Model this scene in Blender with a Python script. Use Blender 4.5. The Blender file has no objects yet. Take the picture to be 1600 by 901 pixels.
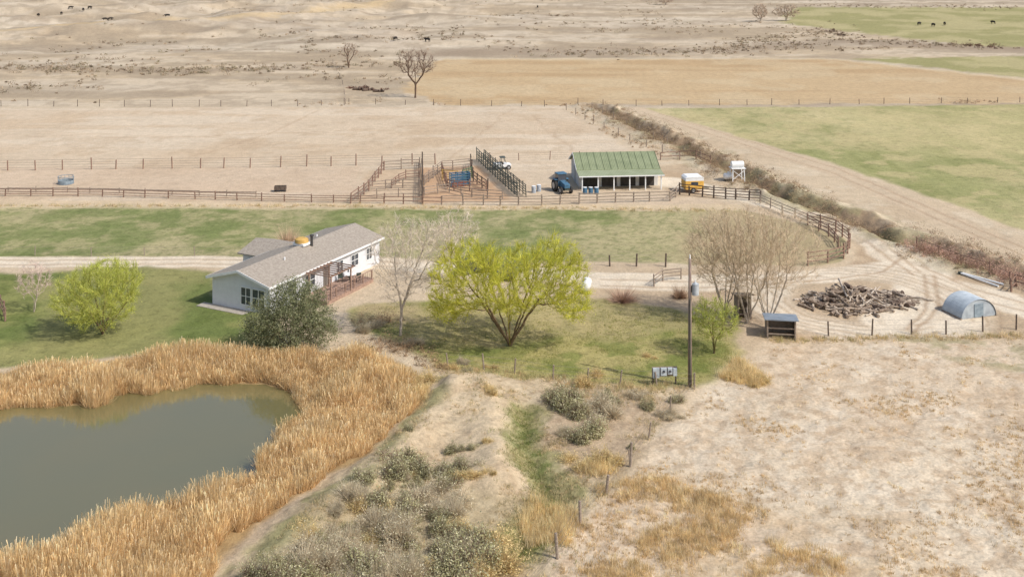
import bpy, math, random
import numpy as np
from mathutils import Vector, Matrix
random.seed(7); rng=np.random.default_rng(11)
scene=bpy.context.scene
COLL=scene.collection
# ------------------------------------------------------------ survey model
H=35.0; F=1700.0; YH=-100.0
def P(px,py,z=0.0):
    s=(H-z)/(py-YH); return ((px-800)*s,F*s)
def srgb(c):
    c=c/255.0
    return c/12.92 if c<=0.04045 else ((c+0.055)/1.055)**2.4
K=0.90
def S(r,g,b,k=1.0): return (srgb(r)*K*k,srgb(g)*K*k,srgb(b)*K*k)
# ------------------------------------------------------------ noise
TAB=rng.random((256,256))
def vnoise(x,y):
    xi=np.floor(x).astype(int); yi=np.floor(y).astype(int)
    fx=x-xi; fy=y-yi; fx=fx*fx*(3-2*fx); fy=fy*fy*(3-2*fy)
    a=TAB[xi&255,yi&255]; b=TAB[(xi+1)&255,yi&255]; c=TAB[xi&255,(yi+1)&255]; d=TAB[(xi+1)&255,(yi+1)&255]
    return (a*(1-fx)+b*fx)*(1-fy)+(c*(1-fx)+d*fx)*fy
def fbm(x,y,o=4):
    s=0;a=.5;t=0
    for i in range(o):
        s=s+a*vnoise(x*2**i+17.3*i,y*2**i+5.1*i); t+=a; a*=.5
    return s/t
def sst(a,b,v):
    t=np.clip((v-a)/(b-a),0,1); return t*t*(3-2*t)
def poly_w(pp,z=0): return np.array([P(a,b,z) for a,b in pp])
def sdpoly(X,Y,poly):
    d=np.full(X.shape,1e18); ins=np.zeros(X.shape,bool); n=len(poly)
    for i in range(n):
        ax,ay=poly[i]; bx,by=poly[(i+1)%n]
        ex,ey=bx-ax,by-ay; wx,wy=X-ax,Y-ay
        t=np.clip((wx*ex+wy*ey)/(ex*ex+ey*ey+1e-12),0,1)
        d=np.minimum(d,(wx-ex*t)**2+(wy-ey*t)**2)
        c=((ay>Y)!=(by>Y))&(X<(bx-ax)*(Y-ay)/((by-ay) if by!=ay else 1e-9)+ax)
        ins^=c
    return np.where(ins,1,-1)*np.sqrt(d)
def dline(X,Y,pts):
    d=np.full(X.shape,1e18)
    for (ax,ay),(bx,by) in zip(pts[:-1],pts[1:]):
        ex,ey=bx-ax,by-ay; wx,wy=X-ax,Y-ay
        t=np.clip((wx*ex+wy*ey)/(ex*ex+ey*ey+1e-12),0,1)
        d=np.minimum(d,(wx-ex*t)**2+(wy-ey*t)**2)
    return np.sqrt(d)
WZ=-0.55
WATER=poly_w([(-420,645),(0,640),(130,636),(200,616),(300,601),(410,603),(470,622),(482,640),(440,680),(398,735),(372,768),(270,800),(150,832),(0,888),(-420,975)],WZ)
CATTP=[(-420,600),(0,585),(120,574),(250,556),(330,548),(400,556),(560,548),(625,572),(658,598),(662,628),(628,672),(575,712),(512,750),(446,795),(384,840),(345,885),(300,945),(230,1010),(100,1060),(-420,1150)]
CATT=poly_w(CATTP)
DITCH=[P(a,b) for a,b in [(930,168),(975,186),(1080,236),(1180,287),(1300,334),(1400,372),(1600,432),(1800,490)]]
DIKE=[P(a,b) for a,b in [(700,618),(650,690),(590,745),(520,800),(450,860),(400,950)]]
MOUND=[P(a,b) for a,b in [(735,605),(760,660),(772,700),(765,750)]]
GSTRIP=[P(a,b) for a,b in [(818,640),(808,690),(835,740),(868,775),(820,830),(795,856)]]
def hf(X,Y):
    X=np.asarray(X,float); Y=np.asarray(Y,float)
    h=(fbm(X*.15,Y*.15,3)-.5)*.35*np.clip((150-Y)/60,.15,1)
    h=h+(fbm(X*.9+9,Y*.9,3)-.5)*.24*np.clip((110-Y)/30,0,1)
    far=sst(285,440,Y)*np.clip((70-X)/150,.06,1)
    h=h+far*((fbm(X*.02+3,Y*.02,4)-.5)*13+(.5-abs(fbm(X*.05+30,Y*.05,3)-.5)*2)*3-1)
    h=h+sst(800,3000,Y)*230*(.3+fbm(X*.0012,Y*.0012,4))
    near=(Y<135)
    if np.any(near):
        xs,ys=X[near],Y[near]; hn=h[near]
        ex=xs+(fbm(xs*.5,ys*.5,3)-.5)*2
        hn=hn+.9*np.exp(-(dline(ex,ys,DIKE)/2.1)**2)+.85*np.exp(-(dline(ex,ys,MOUND)/2.1)**2)-.55*np.exp(-(dline(xs,ys,GSTRIP)/1.1)**2)
        sd=sdpoly(xs,ys,WATER)
        t=sst(-4.0,-.4,sd)
        hn=hn*(1-t)+(WZ+.02)*t
        hn=np.where(sd>-.4,WZ+.02-np.clip((sd+.4)*.35,0,1.2),hn)
        h[near]=hn
    dx=X+(fbm(X*.22+4,Y*.22,3)-.5)*4.5; dd=dline(dx,Y,DITCH); dn=.4+1.3*vnoise(X*.15,Y*.15)
    h=h-1.0*dn*np.exp(-(dd/1.2)**2)+.45*dn*np.exp(-((dd-2.9)/1.0)**2)+(fbm(X*.7,Y*.7,2)-.5)*.7*np.exp(-(dd/4)**2)
    return h
def hz(x,y): return float(hf(np.array([x]),np.array([y]))[0])
def G(px,py):
    x,y=P(px,py); z=hz(x,y); x,y=P(px,py,z); return Vector((x,y,hz(x,y)))
# ------------------------------------------------------------ materials
def newmat(name):
    m=bpy.data.materials.new(name); m.use_nodes=True; nt=m.node_tree; b=nt.nodes['Principled BSDF']; return m,nt,b
def pm(name,c1,c2=None,scale=4,rough=.8,bump=.15,metal=0,stretch=(1,1,1),wave=None,spec=.3):
    m,nt,b=newmat(name); N=nt.nodes; L=nt.links
    if c2 is None: c2=tuple(x*.7 for x in c1)
    tc=N.new('ShaderNodeTexCoord'); mp=N.new('ShaderNodeMapping'); mp.inputs['Scale'].default_value=stretch
    L.new(tc.outputs['Object'],mp.inputs[0])
    n=N.new('ShaderNodeTexNoise'); n.inputs['Scale'].default_value=scale; n.inputs['Detail'].default_value=5
    L.new(mp.outputs[0],n.inputs['Vector'])
    r=N.new('ShaderNodeMapRange'); r.inputs[1].default_value=.35; r.inputs[2].default_value=.68; L.new(n.outputs[0],r.inputs[0])
    mx=N.new('ShaderNodeMix'); mx.data_type='RGBA'; mx.inputs[6].default_value=(*c1,1); mx.inputs[7].default_value=(*c2,1)
    L.new(r.outputs[0],mx.inputs[0]); out=mx.outputs[2]; hgt=n.outputs[0]
    if wave:
        w=N.new('ShaderNodeTexWave'); w.bands_direction=wave[0]; w.inputs['Scale'].default_value=wave[1]; w.wave_profile=wave[2] if len(wave)>2 else 'SIN'
        L.new(tc.outputs['Object'],w.inputs['Vector']); hgt=w.outputs['Fac']
        mr=N.new('ShaderNodeMapRange'); mr.inputs[3].default_value=.8; mr.inputs[4].default_value=1.05; L.new(w.outputs['Fac'],mr.inputs[0])
        m2=N.new('ShaderNodeMix'); m2.data_type='RGBA'; m2.blend_type='MULTIPLY'; m2.inputs[0].default_value=1
        L.new(out,m2.inputs[6]); L.new(mr.outputs[0],m2.inputs[7]); out=m2.outputs[2]
    L.new(out,b.inputs['Base Color']); b.inputs['Roughness'].default_value=rough; b.inputs['Metallic'].default_value=metal
    b.inputs['Specular IOR Level'].default_value=spec
    bp=N.new('ShaderNodeBump'); bp.inputs['Strength'].default_value=bump; bp.inputs['Distance'].default_value=.03
    L.new(hgt,bp.inputs['Height']); L.new(bp.outputs[0],b.inputs['Normal'])
    return m
def vegmat(name,transl=.25,gain=1.3):
    m,nt,b=newmat(name); N=nt.nodes; L=nt.links
    a=N.new('ShaderNodeAttribute'); a.attribute_name='Col'
    g=N.new('ShaderNodeNewGeometry'); n=N.new('ShaderNodeTexNoise'); n.inputs['Scale'].default_value=1.7
    L.new(g.outputs['Position'],n.inputs['Vector'])
    mr=N.new('ShaderNodeMapRange'); mr.inputs[1].default_value=.3; mr.inputs[2].default_value=.7; mr.inputs[3].default_value=.78*gain; mr.inputs[4].default_value=1.15*gain; L.new(n.outputs[0],mr.inputs[0])
    mx=N.new('ShaderNodeMix'); mx.data_type='RGBA'; mx.blend_type='MULTIPLY'; mx.inputs[0].default_value=1; mx.clamp_result=True
    L.new(a.outputs['Color'],mx.inputs[6]); L.new(mr.outputs[0],mx.inputs[7])
    L.new(mx.outputs[2],b.inputs['Base Color']); b.inputs['Roughness'].default_value=.85; b.inputs['Specular IOR Level'].default_value=.15
    if transl>0:
        t=N.new('ShaderNodeBsdfTranslucent'); L.new(mx.outputs[2],t.inputs[0]); s=N.new('ShaderNodeMixShader'); s.inputs[0].default_value=transl
        L.new(b.outputs[0],s.inputs[1]); L.new(t.outputs[0],s.inputs[2]); L.new(s.outputs[0],N['Material Output'].inputs[0])
    return m
LEAF=vegmat('foliage',.4,1.3); DRY=vegmat('dry_stems',.35,1.3); BARKV=vegmat('twigs',0,1.2)
# ------------------------------------------------------------ object helpers
def link(o): COLL.objects.link(o); return o
def tag(o,label=None,cat=None,group=None,kind=None):
    if label:o['label']=label
    if cat:o['category']=cat
    if group:o['group']=group
    if kind:o['kind']=kind
    return o
def thing(name,loc,rot=0,label=None,cat=None,group=None):
    e=bpy.data.objects.new(name,None); e.empty_display_size=.5; e.location=loc; e.rotation_euler=(0,0,rot); link(e); return tag(e,label,cat,group)
class MB:
    def __init__(s): s.v=[]; s.f=[]
    def add(s,vs,fs):
        o=len(s.v); s.v+= [tuple(v) for v in vs]; s.f+=[tuple(i+o for i in f) for f in fs]; return s
    def box(s,x0,y0,z0,x1,y1,z1):
        vs=[(x0,y0,z0),(x1,y0,z0),(x1,y1,z0),(x0,y1,z0),(x0,y0,z1),(x1,y0,z1),(x1,y1,z1),(x0,y1,z1)]
        return s.add(vs,[(0,3,2,1),(4,5,6,7),(0,1,5,4),(1,2,6,5),(2,3,7,6),(3,0,4,7)])
    def beam(s,a,b,w,h=None):
        h=h or w; a=Vector(a); b=Vector(b); d=(b-a).normalized(); up=Vector((0,0,1))
        if abs(d.z)>.95: up=Vector((0,1,0))
        x=d.cross(up).normalized()*w/2; y=x.cross(d).normalized()*h/2
        vs=[a-x-y,a+x-y,a+x+y,a-x+y,b-x-y,b+x-y,b+x+y,b-x+y]
        return s.add(vs,[(0,3,2,1),(4,5,6,7),(0,1,5,4),(1,2,6,5),(2,3,7,6),(3,0,4,7)])
    def tube(s,a,b,r0,r1=None,n=8,cap=True):
        r1=r0 if r1 is None else r1; a=Vector(a); b=Vector(b); d=(b-a).normalized(); up=Vector((0,0,1))
        if abs(d.z)>.95: up=Vector((0,1,0))
        x=d.cross(up).normalized(); y=x.cross(d)
        vs=[a+(x*math.cos(t)+y*math.sin(t))*r0 for t in [2*math.pi*i/n for i in range(n)]]+[b+(x*math.cos(t)+y*math.sin(t))*r1 for t in [2*math.pi*i/n for i in range(n)]]
        fs=[(i,(i+1)%n,n+(i+1)%n,n+i) for i in range(n)]
        if cap: fs+=[tuple(range(n))[::-1],tuple(range(n,2*n))]
        return s.add(vs,fs)
    def prism(s,prof,y0,y1):
        n=len(prof); vs=[(x,y0,z) for x,z in prof]+[(x,y1,z) for x,z in prof]
        return s.add(vs,[tuple(range(n)),tuple(range(n,2*n))[::-1]]+[(i,n+i,n+(i+1)%n,(i+1)%n) for i in range(n)])
    def mesh(s,name):
        m=bpy.data.meshes.new(name); m.from_pydata(s.v,[],s.f); m.update(); return m
def recalc(me):
    import bmesh
    b=bmesh.new(); b.from_mesh(me); bmesh.ops.recalc_face_normals(b,faces=b.faces); b.to_mesh(me); b.free()
def part(parent,name,mb,mat,loc=(0,0,0),rot=(0,0,0),bevel=0,label=None,smooth=False):
    me=mb.mesh(name) if isinstance(mb,MB) else mb
    if isinstance(mb,MB):
        recalc(me); me.materials.append(mat)
        if smooth: me.polygons.foreach_set('use_smooth',[True]*len(me.polygons))
    o=bpy.data.objects.new(name,me); o.location=loc; o.rotation_euler=rot; o.parent=parent; link(o)
    if bevel:
        bv=o.modifiers.new('bevel','BEVEL'); bv.width=bevel; bv.segments=2; bv.limit_method='ANGLE'
    if label:o['label']=label
    return o
def np_mesh(name,V,Fc,mat,col=None,smooth=False):
    me=bpy.data.meshes.new(name); V=np.asarray(V,np.float32); Fc=np.asarray(Fc,np.int32); k=Fc.shape[1]
    me.vertices.add(len(V)); me.vertices.foreach_set('co',V.ravel())
    me.loops.add(Fc.size); me.loops.foreach_set('vertex_index',Fc.ravel())
    me.polygons.add(len(Fc)); me.polygons.foreach_set('loop_start',np.arange(0,Fc.size,k,dtype=np.int32))
    me.update(calc_edges=True)
    if smooth: me.polygons.foreach_set('use_smooth',np.ones(len(Fc),bool))
    if col is not None:
        a=me.color_attributes.new('Col','FLOAT_COLOR','POINT'); c=np.ones((len(V),4),np.float32); c[:,:3]=col; a.data.foreach_set('color',c.ravel())
    me.materials.append(mat); return me
def unit(v): return v/(np.linalg.norm(v,axis=-1,keepdims=True)+1e-9)
def leaf_tris(C,size,col,asp=.55,up=None):
    M=len(C); a=unit(rng.normal(size=(M,3)))
    if up is not None: a=unit(a*(1-abs(up))+np.array([0,0,up]))
    b=unit(np.cross(a,rng.normal(size=(M,3)))); s=np.broadcast_to(np.asarray(size),(M,))[:,None]
    V=np.stack([C+a*s,C-a*s*.6+b*s*asp,C-a*s*.6-b*s*asp],1).reshape(-1,3)
    return V,np.repeat(col,3,0)
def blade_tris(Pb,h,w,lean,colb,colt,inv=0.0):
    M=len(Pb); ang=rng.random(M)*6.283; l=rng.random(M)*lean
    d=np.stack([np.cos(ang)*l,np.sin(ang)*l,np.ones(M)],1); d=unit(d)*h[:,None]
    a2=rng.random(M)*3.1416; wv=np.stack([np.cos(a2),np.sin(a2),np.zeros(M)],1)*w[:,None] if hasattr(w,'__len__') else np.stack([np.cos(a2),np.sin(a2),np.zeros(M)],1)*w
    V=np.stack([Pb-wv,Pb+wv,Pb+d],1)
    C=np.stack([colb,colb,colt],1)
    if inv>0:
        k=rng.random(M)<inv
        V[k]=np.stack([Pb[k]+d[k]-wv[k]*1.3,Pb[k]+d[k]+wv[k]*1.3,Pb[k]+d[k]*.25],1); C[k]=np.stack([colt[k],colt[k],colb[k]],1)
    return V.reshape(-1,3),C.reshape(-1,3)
def tri_obj(name,V,C,mat,parent=None,loc=(0,0,0)):
    me=np_mesh(name,V,np.arange(len(V)).reshape(-1,3),mat,C); o=bpy.data.objects.new(name,me); o.location=loc; o.parent=parent; return link(o)
def pick(M,cols,jit=.12):
    cols=np.array(cols); c=cols[rng.integers(0,len(cols),M)]; return c*(1+rng.normal(size=(M,1))*jit).clip(.5,1.5)
# ------------------------------------------------------------ GROUND
yy=np.concatenate([np.arange(1500,960,-6.),np.arange(960,-48,-1.45)]); Ys=59500/(yy+100)
Ys=np.concatenate([[-30,-10,5,15,25,32],Ys,np.geomspace(Ys[-1]*1.02,6000,60)])
T=np.linspace(-1,1,861); 
Yg,Tg=np.meshgrid(Ys,T,indexing='ij'); Xg=Tg*(0.62*np.maximum(Yg,20)+14)
X=Xg.ravel(); Y=Yg.ravel()
Z=hf(X,Y)
n1=fbm(X*.08,Y*.08,5); n2=fbm(X*.6+40,Y*.6,4); n3=fbm(X*.02+7,Y*.02,5); n4=fbm(X*2.1,Y*2.1,3); n5=fbm(X*.25+80,Y*.25+3,5)
wx=(fbm(X*.3+1,Y*.3+50,3)-.5); wy=(fbm(X*.3+90,Y*.3+5,3)-.5)
def pmask(pp,soft=.6,amp=1.5,z=0):
    p=poly_w(pp,z); x0,y0=p.min(0)-8; x1,y1=p.max(0)+8; m=np.zeros(X.shape)
    k=(X>x0)&(X<x1)&(Y>y0)&(Y<y1)
    m[k]=sst(-soft,soft,sdpoly(X[k]+wx[k]*amp*2,Y[k]+wy[k]*amp*2,p)); return m
def lmask(pp,w,soft=.6,amp=1):
    pts=[P(a,b) for a,b in pp]; return 1-sst(w-soft,w+soft,dline(X+wx*amp*2,Y+wy*amp*2,pts))
col=np.zeros((len(X),3)); col[:]=S(204,184,155)
def paint(m,c):
    global col
    c=np.array(c); col=col*(1-m[:,None])+c*m[:,None]
paint(sst(.5,.7,n1)*.6,S(188,166,137)); paint(sst(.55,.7,n5)*.5,S(214,198,172))
# rangeland
R=sst(218,228,Y); paint(R,S(192,175,150)); paint(R*sst(.42,.66,n3),S(208,192,167)); paint(R*sst(.48,.64,n1)*.65,S(170,152,130)); paint(R*sst(.48,.6,fbm(X*.01+30,Y*.05,4))*.6,S(200,178,146))
relief_shade=fbm(X*.035+60,Y*.1+9,5); paint(R*sst(.5,.6,relief_shade)*.5,S(156,140,118)); paint(R*sst(.5,.4,relief_shade)*.4,S(216,201,178)); paint(R*sst(.5,.62,fbm(X*.25,Y*.25+9,3))*.45,S(164,147,124))  # dark and pale erosion tones paint hill shading contrast into the colour; last tone mottles
gold=lmask([(-200,62),(60,48),(340,42),(480,28),(600,10)],6,5,6); paint(gold*.6,S(214,186,140))
paint(lmask([(-200,112),(60,108),(330,112),(520,104)],4,4,6)*.6,S(154,136,114))
paint(lmask([(700,84),(900,80),(1130,78),(1290,66),(1500,74),(1700,80)],9,8,6)*.7,S(160,142,120))
tan=pmask([(628,140),(690,92),(1300,92),(1700,134),(1700,161),(880,164),(700,164)],1.2,3); paint(tan,S(198,172,134)); paint(tan*sst(.45,.65,fbm(X*.015,Y*.12,4))*.7,S(186,157,118)); paint(tan*sst(.5,.62,n1)*.4,S(207,187,153))
paint(lmask([(690,92),(1300,92),(1700,134)],2,2,2)*.6,S(213,196,166))
g1=pmask([(1240,12),(1750,12),(1750,78),(1520,72),(1370,54),(1225,36)],3,5); g2=pmask([(1330,92),(1750,86),(1750,138)],1.5,3)
for g in (g1,g2): paint(g,S(160,154,106)); paint(g*sst(.42,.62,n1),S(182,171,126))
# mid bare paddocks
bm=pmask([(-300,170),(880,167),(1000,245),(1060,300),(1160,322),(-300,318)],1,1.5); paint(bm,S(208,188,161)); paint(bm*sst(.45,.7,n1)*.6,S(198,174,144)); paint(bm*sst(.52,.62,fbm(X*.03,Y*.2,4))*.5,S(219,203,179)); paint(bm*sst(.55,.68,n5)*.4,S(190,166,136))
for tr in ([(-100,210),(250,215),(520,205),(870,185)],[(300,245),(420,210),(500,172)],[(700,250),(760,200),(800,170)],[(-50,290),(300,285),(560,278)],[(830,180),(900,240)]): paint(lmask(tr,.25,.3,1)*.5,S(182,157,130))
paint(pmask([(-300,262),(560,262),(560,305),(-300,300)],1,1.5)*.5,S(205,181,155))
paint(pmask([(655,262),(745,258),(800,312),(655,318)],.5,1)*.7,S(192,152,116))
paint(pmask([(575,266),(655,262),(655,312),(560,314)],.5,1)*.5,S(198,170,138))
# right crop field
cf=pmask([(1005,170),(1750,162),(1750,408),(1600,357),(1440,302),(1290,252)],.7,1)
paint(cf,S(150,150,98)); paint(cf*sst(.4,.58,n1)*.8,S(184,172,126)); paint(cf*sst(.46,.6,n3)*.85,S(200,185,142)); paint(cf*sst(.5,.7,n2)*.5,S(134,138,88)); paint(cf*sst(.45,.6,fbm(X*.5,Y*.03,3))*.35,S(172,168,118)); paint(cf*sst(.53,.64,n5)*.7,S(190,176,130))
paint(cf*pmask([(1290,175),(1650,170),(1650,250),(1420,235)],10,8)*.6,S(200,185,138))
# pasture
pa=pmask([(-300,322),(600,325),(1000,330),(1160,328),(1252,350),(1312,372),(1326,390),(1314,406),(1270,413),(1060,411),(640,403),(-300,401)],.5,.8)
paint(pa,S(138,142,92)); paint(pa*sst(.4,.6,n5)*.85,S(170,162,118)); paint(pa*sst(.48,.62,n2)*.6,S(116,127,74)); paint(pa*sst(.5,.64,n1)*.65,S(190,175,136)); paint(pa*sst(.54,.64,n4)*.4,S(108,119,68))
paint(pmask([(1120,318),(1340,318),(1340,425),(1060,425)],4,4)*pa*.8,S(184,163,129))
paint(pmask([(-300,317),(1160,320),(1160,330),(-300,324)],.5,1)*.7,S(206,186,152))
# yard + roads
yard=pmask([(930,424),(1060,428),(1240,422),(1330,414),(1345,395),(1330,372),(1255,345),(1180,312),(1040,306),(1030,262),(1070,254),(1200,300),(1330,352),(1460,396),(1750,480),(1750,524),(1400,528),(1180,530),(1120,500),(1040,474),(940,458)],.5,.8)
rd=lmask([(-300,409),(340,409),(620,413),(900,432),(1080,440),(1240,436)],1.9,.3,.5)
r2=lmask([(990,170),(1290,262),(1600,393),(1800,460)],2.2,.6,.6)
fr=lmask([(-300,312),(0,314),(560,321),(900,322),(1150,322)],.9,.5,.8)
road=np.maximum(np.maximum(yard,rd),r2)
paint(road,S(192,170,141)); paint(road*sst(.45,.65,n5)*.6,S(178,154,125)); paint(r2*.7,S(208,188,160)); paint(fr*.7,S(212,190,157))
drv=np.maximum.reduce([lmask([(1040,284),(1120,297),(1225,320),(1320,350),(1390,385),(1440,425),(1440,470),(1400,505)],2.9,.5,.6),lmask([(1440,440),(1520,455),(1640,490)],2.6,.6,.8),lmask([(930,440),(1100,445),(1280,432),(1400,415)],1.9,.5,.5),rd])
cx,cy=P(1345,470); rr=np.hypot(X-cx,(Y-cy))+wx*1.2
drv=np.maximum(drv,np.exp(-((rr-9.2)/2.3)**4)*yard)
paint(drv,S(226,211,187)); paint(drv*sst(.5,.66,n2)*.35,S(210,191,163))
ring=np.zeros(len(X))
for r0 in (7.4,8.3,9.3,10.1,11.2,12.4): ring=np.maximum(ring,np.exp(-((rr-r0)/.2)**2)*sst(.3,.5,n5))
paint(ring*yard*.7,S(178,154,126))
for tr in ([(1438,424),(1388,386),(1326,353),(1230,323),(1100,293)],[(1452,418),(1402,380),(1338,348),(1240,317),(1110,288)],[(1426,430),(1376,392),(1310,356),(1220,328)],[(1640,484),(1520,450),(1440,415)],[(1640,495),(1520,464),(1450,440)],[(1260,440),(1380,425),(1420,395)],[(940,436),(1100,442),(1280,430)],[(940,446),(1100,450),(1280,438)],[(-300,406),(340,406),(620,410)],[(-300,413),(340,413),(620,417)],[(1010,178),(1300,270),(1600,400)],[(1030,178),(1310,264),(1600,388)],[(1445,430),(1450,480),(1420,515)],[(1460,430),(1470,480),(1430,520)]):
    paint(lmask(tr,.2,.22,.35)*.7,S(176,150,122))
# lawns
lw=pmask([(550,480),(640,474),(900,464),(1040,478),(1140,508),(1150,560),(1090,606),(1010,606),(860,588),(690,575),(640,540),(560,512)],.8,1.2)
paint(lw,S(142,141,84)); paint(lw*sst(.42,.6,n5)*.8,S(176,163,110)); paint(lw*sst(.48,.64,n2)*.7,S(116,125,64)); paint(lw*sst(.5,.62,n1)*.6,S(184,166,122))
paint(pmask([(560,478),(650,476),(650,505),(560,510)],1,1)*.6,S(182,160,128))
ll=pmask([(-300,432),(20,428),(225,417),(330,424),(340,478),(430,490),(430,545),(250,552),(0,575),(-300,590)],.7,1)
paint(ll,S(114,124,70)); paint(ll*sst(.42,.6,n5)*.75,S(144,144,88)); paint(ll*sst(.5,.65,n2)*.5,S(98,110,56)); paint(ll*sst(.5,.64,n1)*.6,S(160,152,102))
ct=pmask(CATTP,.5,1)
# near left dike / scrub
dk=pmask([(660,585),(860,592),(1070,612),(985,735),(900,840),(850,1000),(280,1000),(380,880),(520,760),(660,640)],.8,1)
paint(dk,S(198,178,147)); paint(dk*sst(.46,.62,n5)*.7,S(178,156,126)); paint(dk*sst(.5,.64,n2)*.6,S(210,192,162)); paint(dk*sst(.55,.68,n4)*.5,S(154,132,106)); paint(dk*sst(.48,.6,n1)*.35,S(160,150,112))
mdl=np.exp(-(dline(X,Y,MOUND)/2.2)**2)+np.exp(-(dline(X,Y,[P(690,610),P(665,690),P(560,780)])/1.4)**2)*.6; paint(np.clip(mdl,0,1)*.55*dk,S(212,192,160)); paint(np.clip(mdl,0,1)*dk*sst(.5,.62,n2)*.6,S(184,159,126))
paint(pmask([(850,610),(1060,625),(985,735),(900,760),(850,690)],1,1)*.55,S(172,149,124))
paint(lmask([(690,600),(655,650),(600,715),(540,765),(450,830),(380,900)],.9,.8,1.2)*sst(.35,.55,n2)*.75,S(150,146,98))
gs=lmask([(818,640),(808,690),(835,740),(868,775),(820,830),(795,856)],1.25,.7,1.6); paint(gs*.8,S(136,138,84)); paint(gs*sst(.5,.6,n4)*.7,S(110,119,66)); paint(gs*sst(.48,.6,n2)*.7,S(170,156,114))
paint(pmask([(730,835),(900,835),(850,878),(725,878)],.6,1)*.7,S(136,136,86))
paint(ct,S(166,140,100)); 
# near right bare field
rf=pmask([(1200,538),(1750,532),(1750,1100),(800,1100),(880,850),(990,735),(1090,625),(1130,585)],.8,1.2)
paint(rf,S(216,199,173)); paint(rf*sst(.46,.64,n1)*.5,S(206,184,156)); paint(rf*sst(.5,.64,n5)*.5,S(224,210,187)); paint(rf*sst(.55,.67,n2)*.4,S(194,169,138)); paint(rf*sst(.56,.66,n4)*.35,S(184,158,128)); paint(rf*sst(.57,.66,fbm(X*1.2+5,Y*1.2,4))*.4,S(174,147,116))
paint(rf*pmask([(840,800),(1020,740),(1250,800),(1500,860),(1300,1100),(780,1100)],4,4)*sst(.4,.6,n5)*.5,S(194,168,130))
paint(pmask([(1380,535),(1750,533),(1750,575),(1560,570)],1,2)*sst(.38,.55,n2)*.7,S(160,152,114))
paint(lmask([(1205,560),(1320,630),(1450,700),(1650,790)],.06,.12,.5)*.6,S(160,132,104))
dl=dline(X+(fbm(X*.22+4,Y*.22,3)-.5)*4.5,Y,DITCH)
paint((1-sst(1.2,3.2,dl+wy*3))*.85,S(142,120,96)); paint((1-sst(3.5,7,dl))*sst(.46,.58,n2)*.6,S(158,136,108)); paint((1-sst(3.5,6,dl))*sst(.54,.62,n5)*.5,S(150,146,104))
paint(np.exp(-((dl-3.9)/.8)**2)*.6*sst(.35,.5,n5),S(218,201,173))
hs=sst(-.4,0,sdpoly(X,Y,WATER)); paint(hs,S(96,88,66))
veg=np.clip(np.maximum.reduce([pa,cf,lw,ll,gs,g1,g2,tan*.6,dk*.6]),0,1)
nr,nc=Yg.shape
idx=np.arange(nr*nc).reshape(nr,nc)
Q=np.stack([idx[:-1,:-1],idx[:-1,1:],idx[1:,1:],idx[1:,:-1]],-1).reshape(-1,4)
gm,nt,b=newmat('ground_soil'); N=nt.nodes; L=nt.links
a=N.new('ShaderNodeAttribute'); a.attribute_name='Col'; g=N.new('ShaderNodeNewGeometry')
def nz(scale,det,lo,hi,o0,o1,stretch=None):
    n=N.new('ShaderNodeTexNoise'); n.inputs['Scale'].default_value=scale; n.inputs['Detail'].default_value=det; n.inputs['Roughness'].default_value=.65
    L.new(g.outputs['Position'],n.inputs['Vector']); r=N.new('ShaderNodeMapRange')
    for i,v in enumerate((lo,hi,o0,o1)): r.inputs[i+1].default_value=v
    L.new(n.outputs[0],r.inputs[0]); return n,r
def mul(x,y):
    m=N.new('ShaderNodeMix'); m.data_type='RGBA'; m.blend_type='MULTIPLY'; m.inputs[0].default_value=1; L.new(x,m.inputs[6]); L.new(y,m.inputs[7]); return m.outputs[2]
na,ra=nz(4.5,6,.3,.7,.78,1.16); nb,rb=nz(.7,6,.3,.7,.88,1.09); nc_,rc=nz(.09,5,.3,.7,.94,1.05); nd,rd_=nz(1.1,5,.54,.68,1,.72)
c=mul(mul(mul(a.outputs['Color'],ra.outputs[0]),rb.outputs[0]),rc.outputs[0])
va=N.new('ShaderNodeAttribute'); va.attribute_name='veg'
m3=N.new('ShaderNodeMix'); m3.data_type='RGBA'; m3.blend_type='MULTIPLY'; L.new(va.outputs['Fac'],m3.inputs[0]); L.new(c,m3.inputs[6]); L.new(rd_.outputs[0],m3.inputs[7])
L.new(m3.outputs[2],b.inputs['Base Color']); b.inputs['Roughness'].default_value=.95; b.inputs['Specular IOR Level'].default_value=.1
bp=N.new('ShaderNodeBump'); bp.inputs['Strength'].default_value=.5; bp.inputs['Distance'].default_value=.1; L.new(na.outputs[0],bp.inputs['Height'])
bp2=N.new('ShaderNodeBump'); bp2.inputs['Strength'].default_value=.4; bp2.inputs['Distance'].default_value=.45; L.new(nb.outputs[0],bp2.inputs['Height']); L.new(bp.outputs[0],bp2.inputs['Normal']); L.new(bp2.outputs[0],b.inputs['Normal'])
VV=np.stack([X,Y,Z],1)
zone=np.zeros(len(X),int)
for i,m in enumerate([cf,pa,road,np.maximum(lw,ll),tan,np.maximum(g1,g2)]): zone[m>.5]=i+1
zf=zone[Q[:,0]]
for i,nm in enumerate(['ground','crop_field','pasture_ground','dirt_road','lawn_ground','stubble_field','distant_green_field']):
    q=Q[zf==i]
    if len(q)==0: continue
    u,inv=np.unique(q,return_inverse=True)
    me=np_mesh(nm,VV[u],inv.reshape(-1,4),gm,col[u],smooth=True)
    at=me.attributes.new('veg','FLOAT','POINT'); at.data.foreach_set('value',veg[u].astype(np.float32))
    o=link(bpy.data.objects.new(nm,me)); o['kind']='structure'
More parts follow.
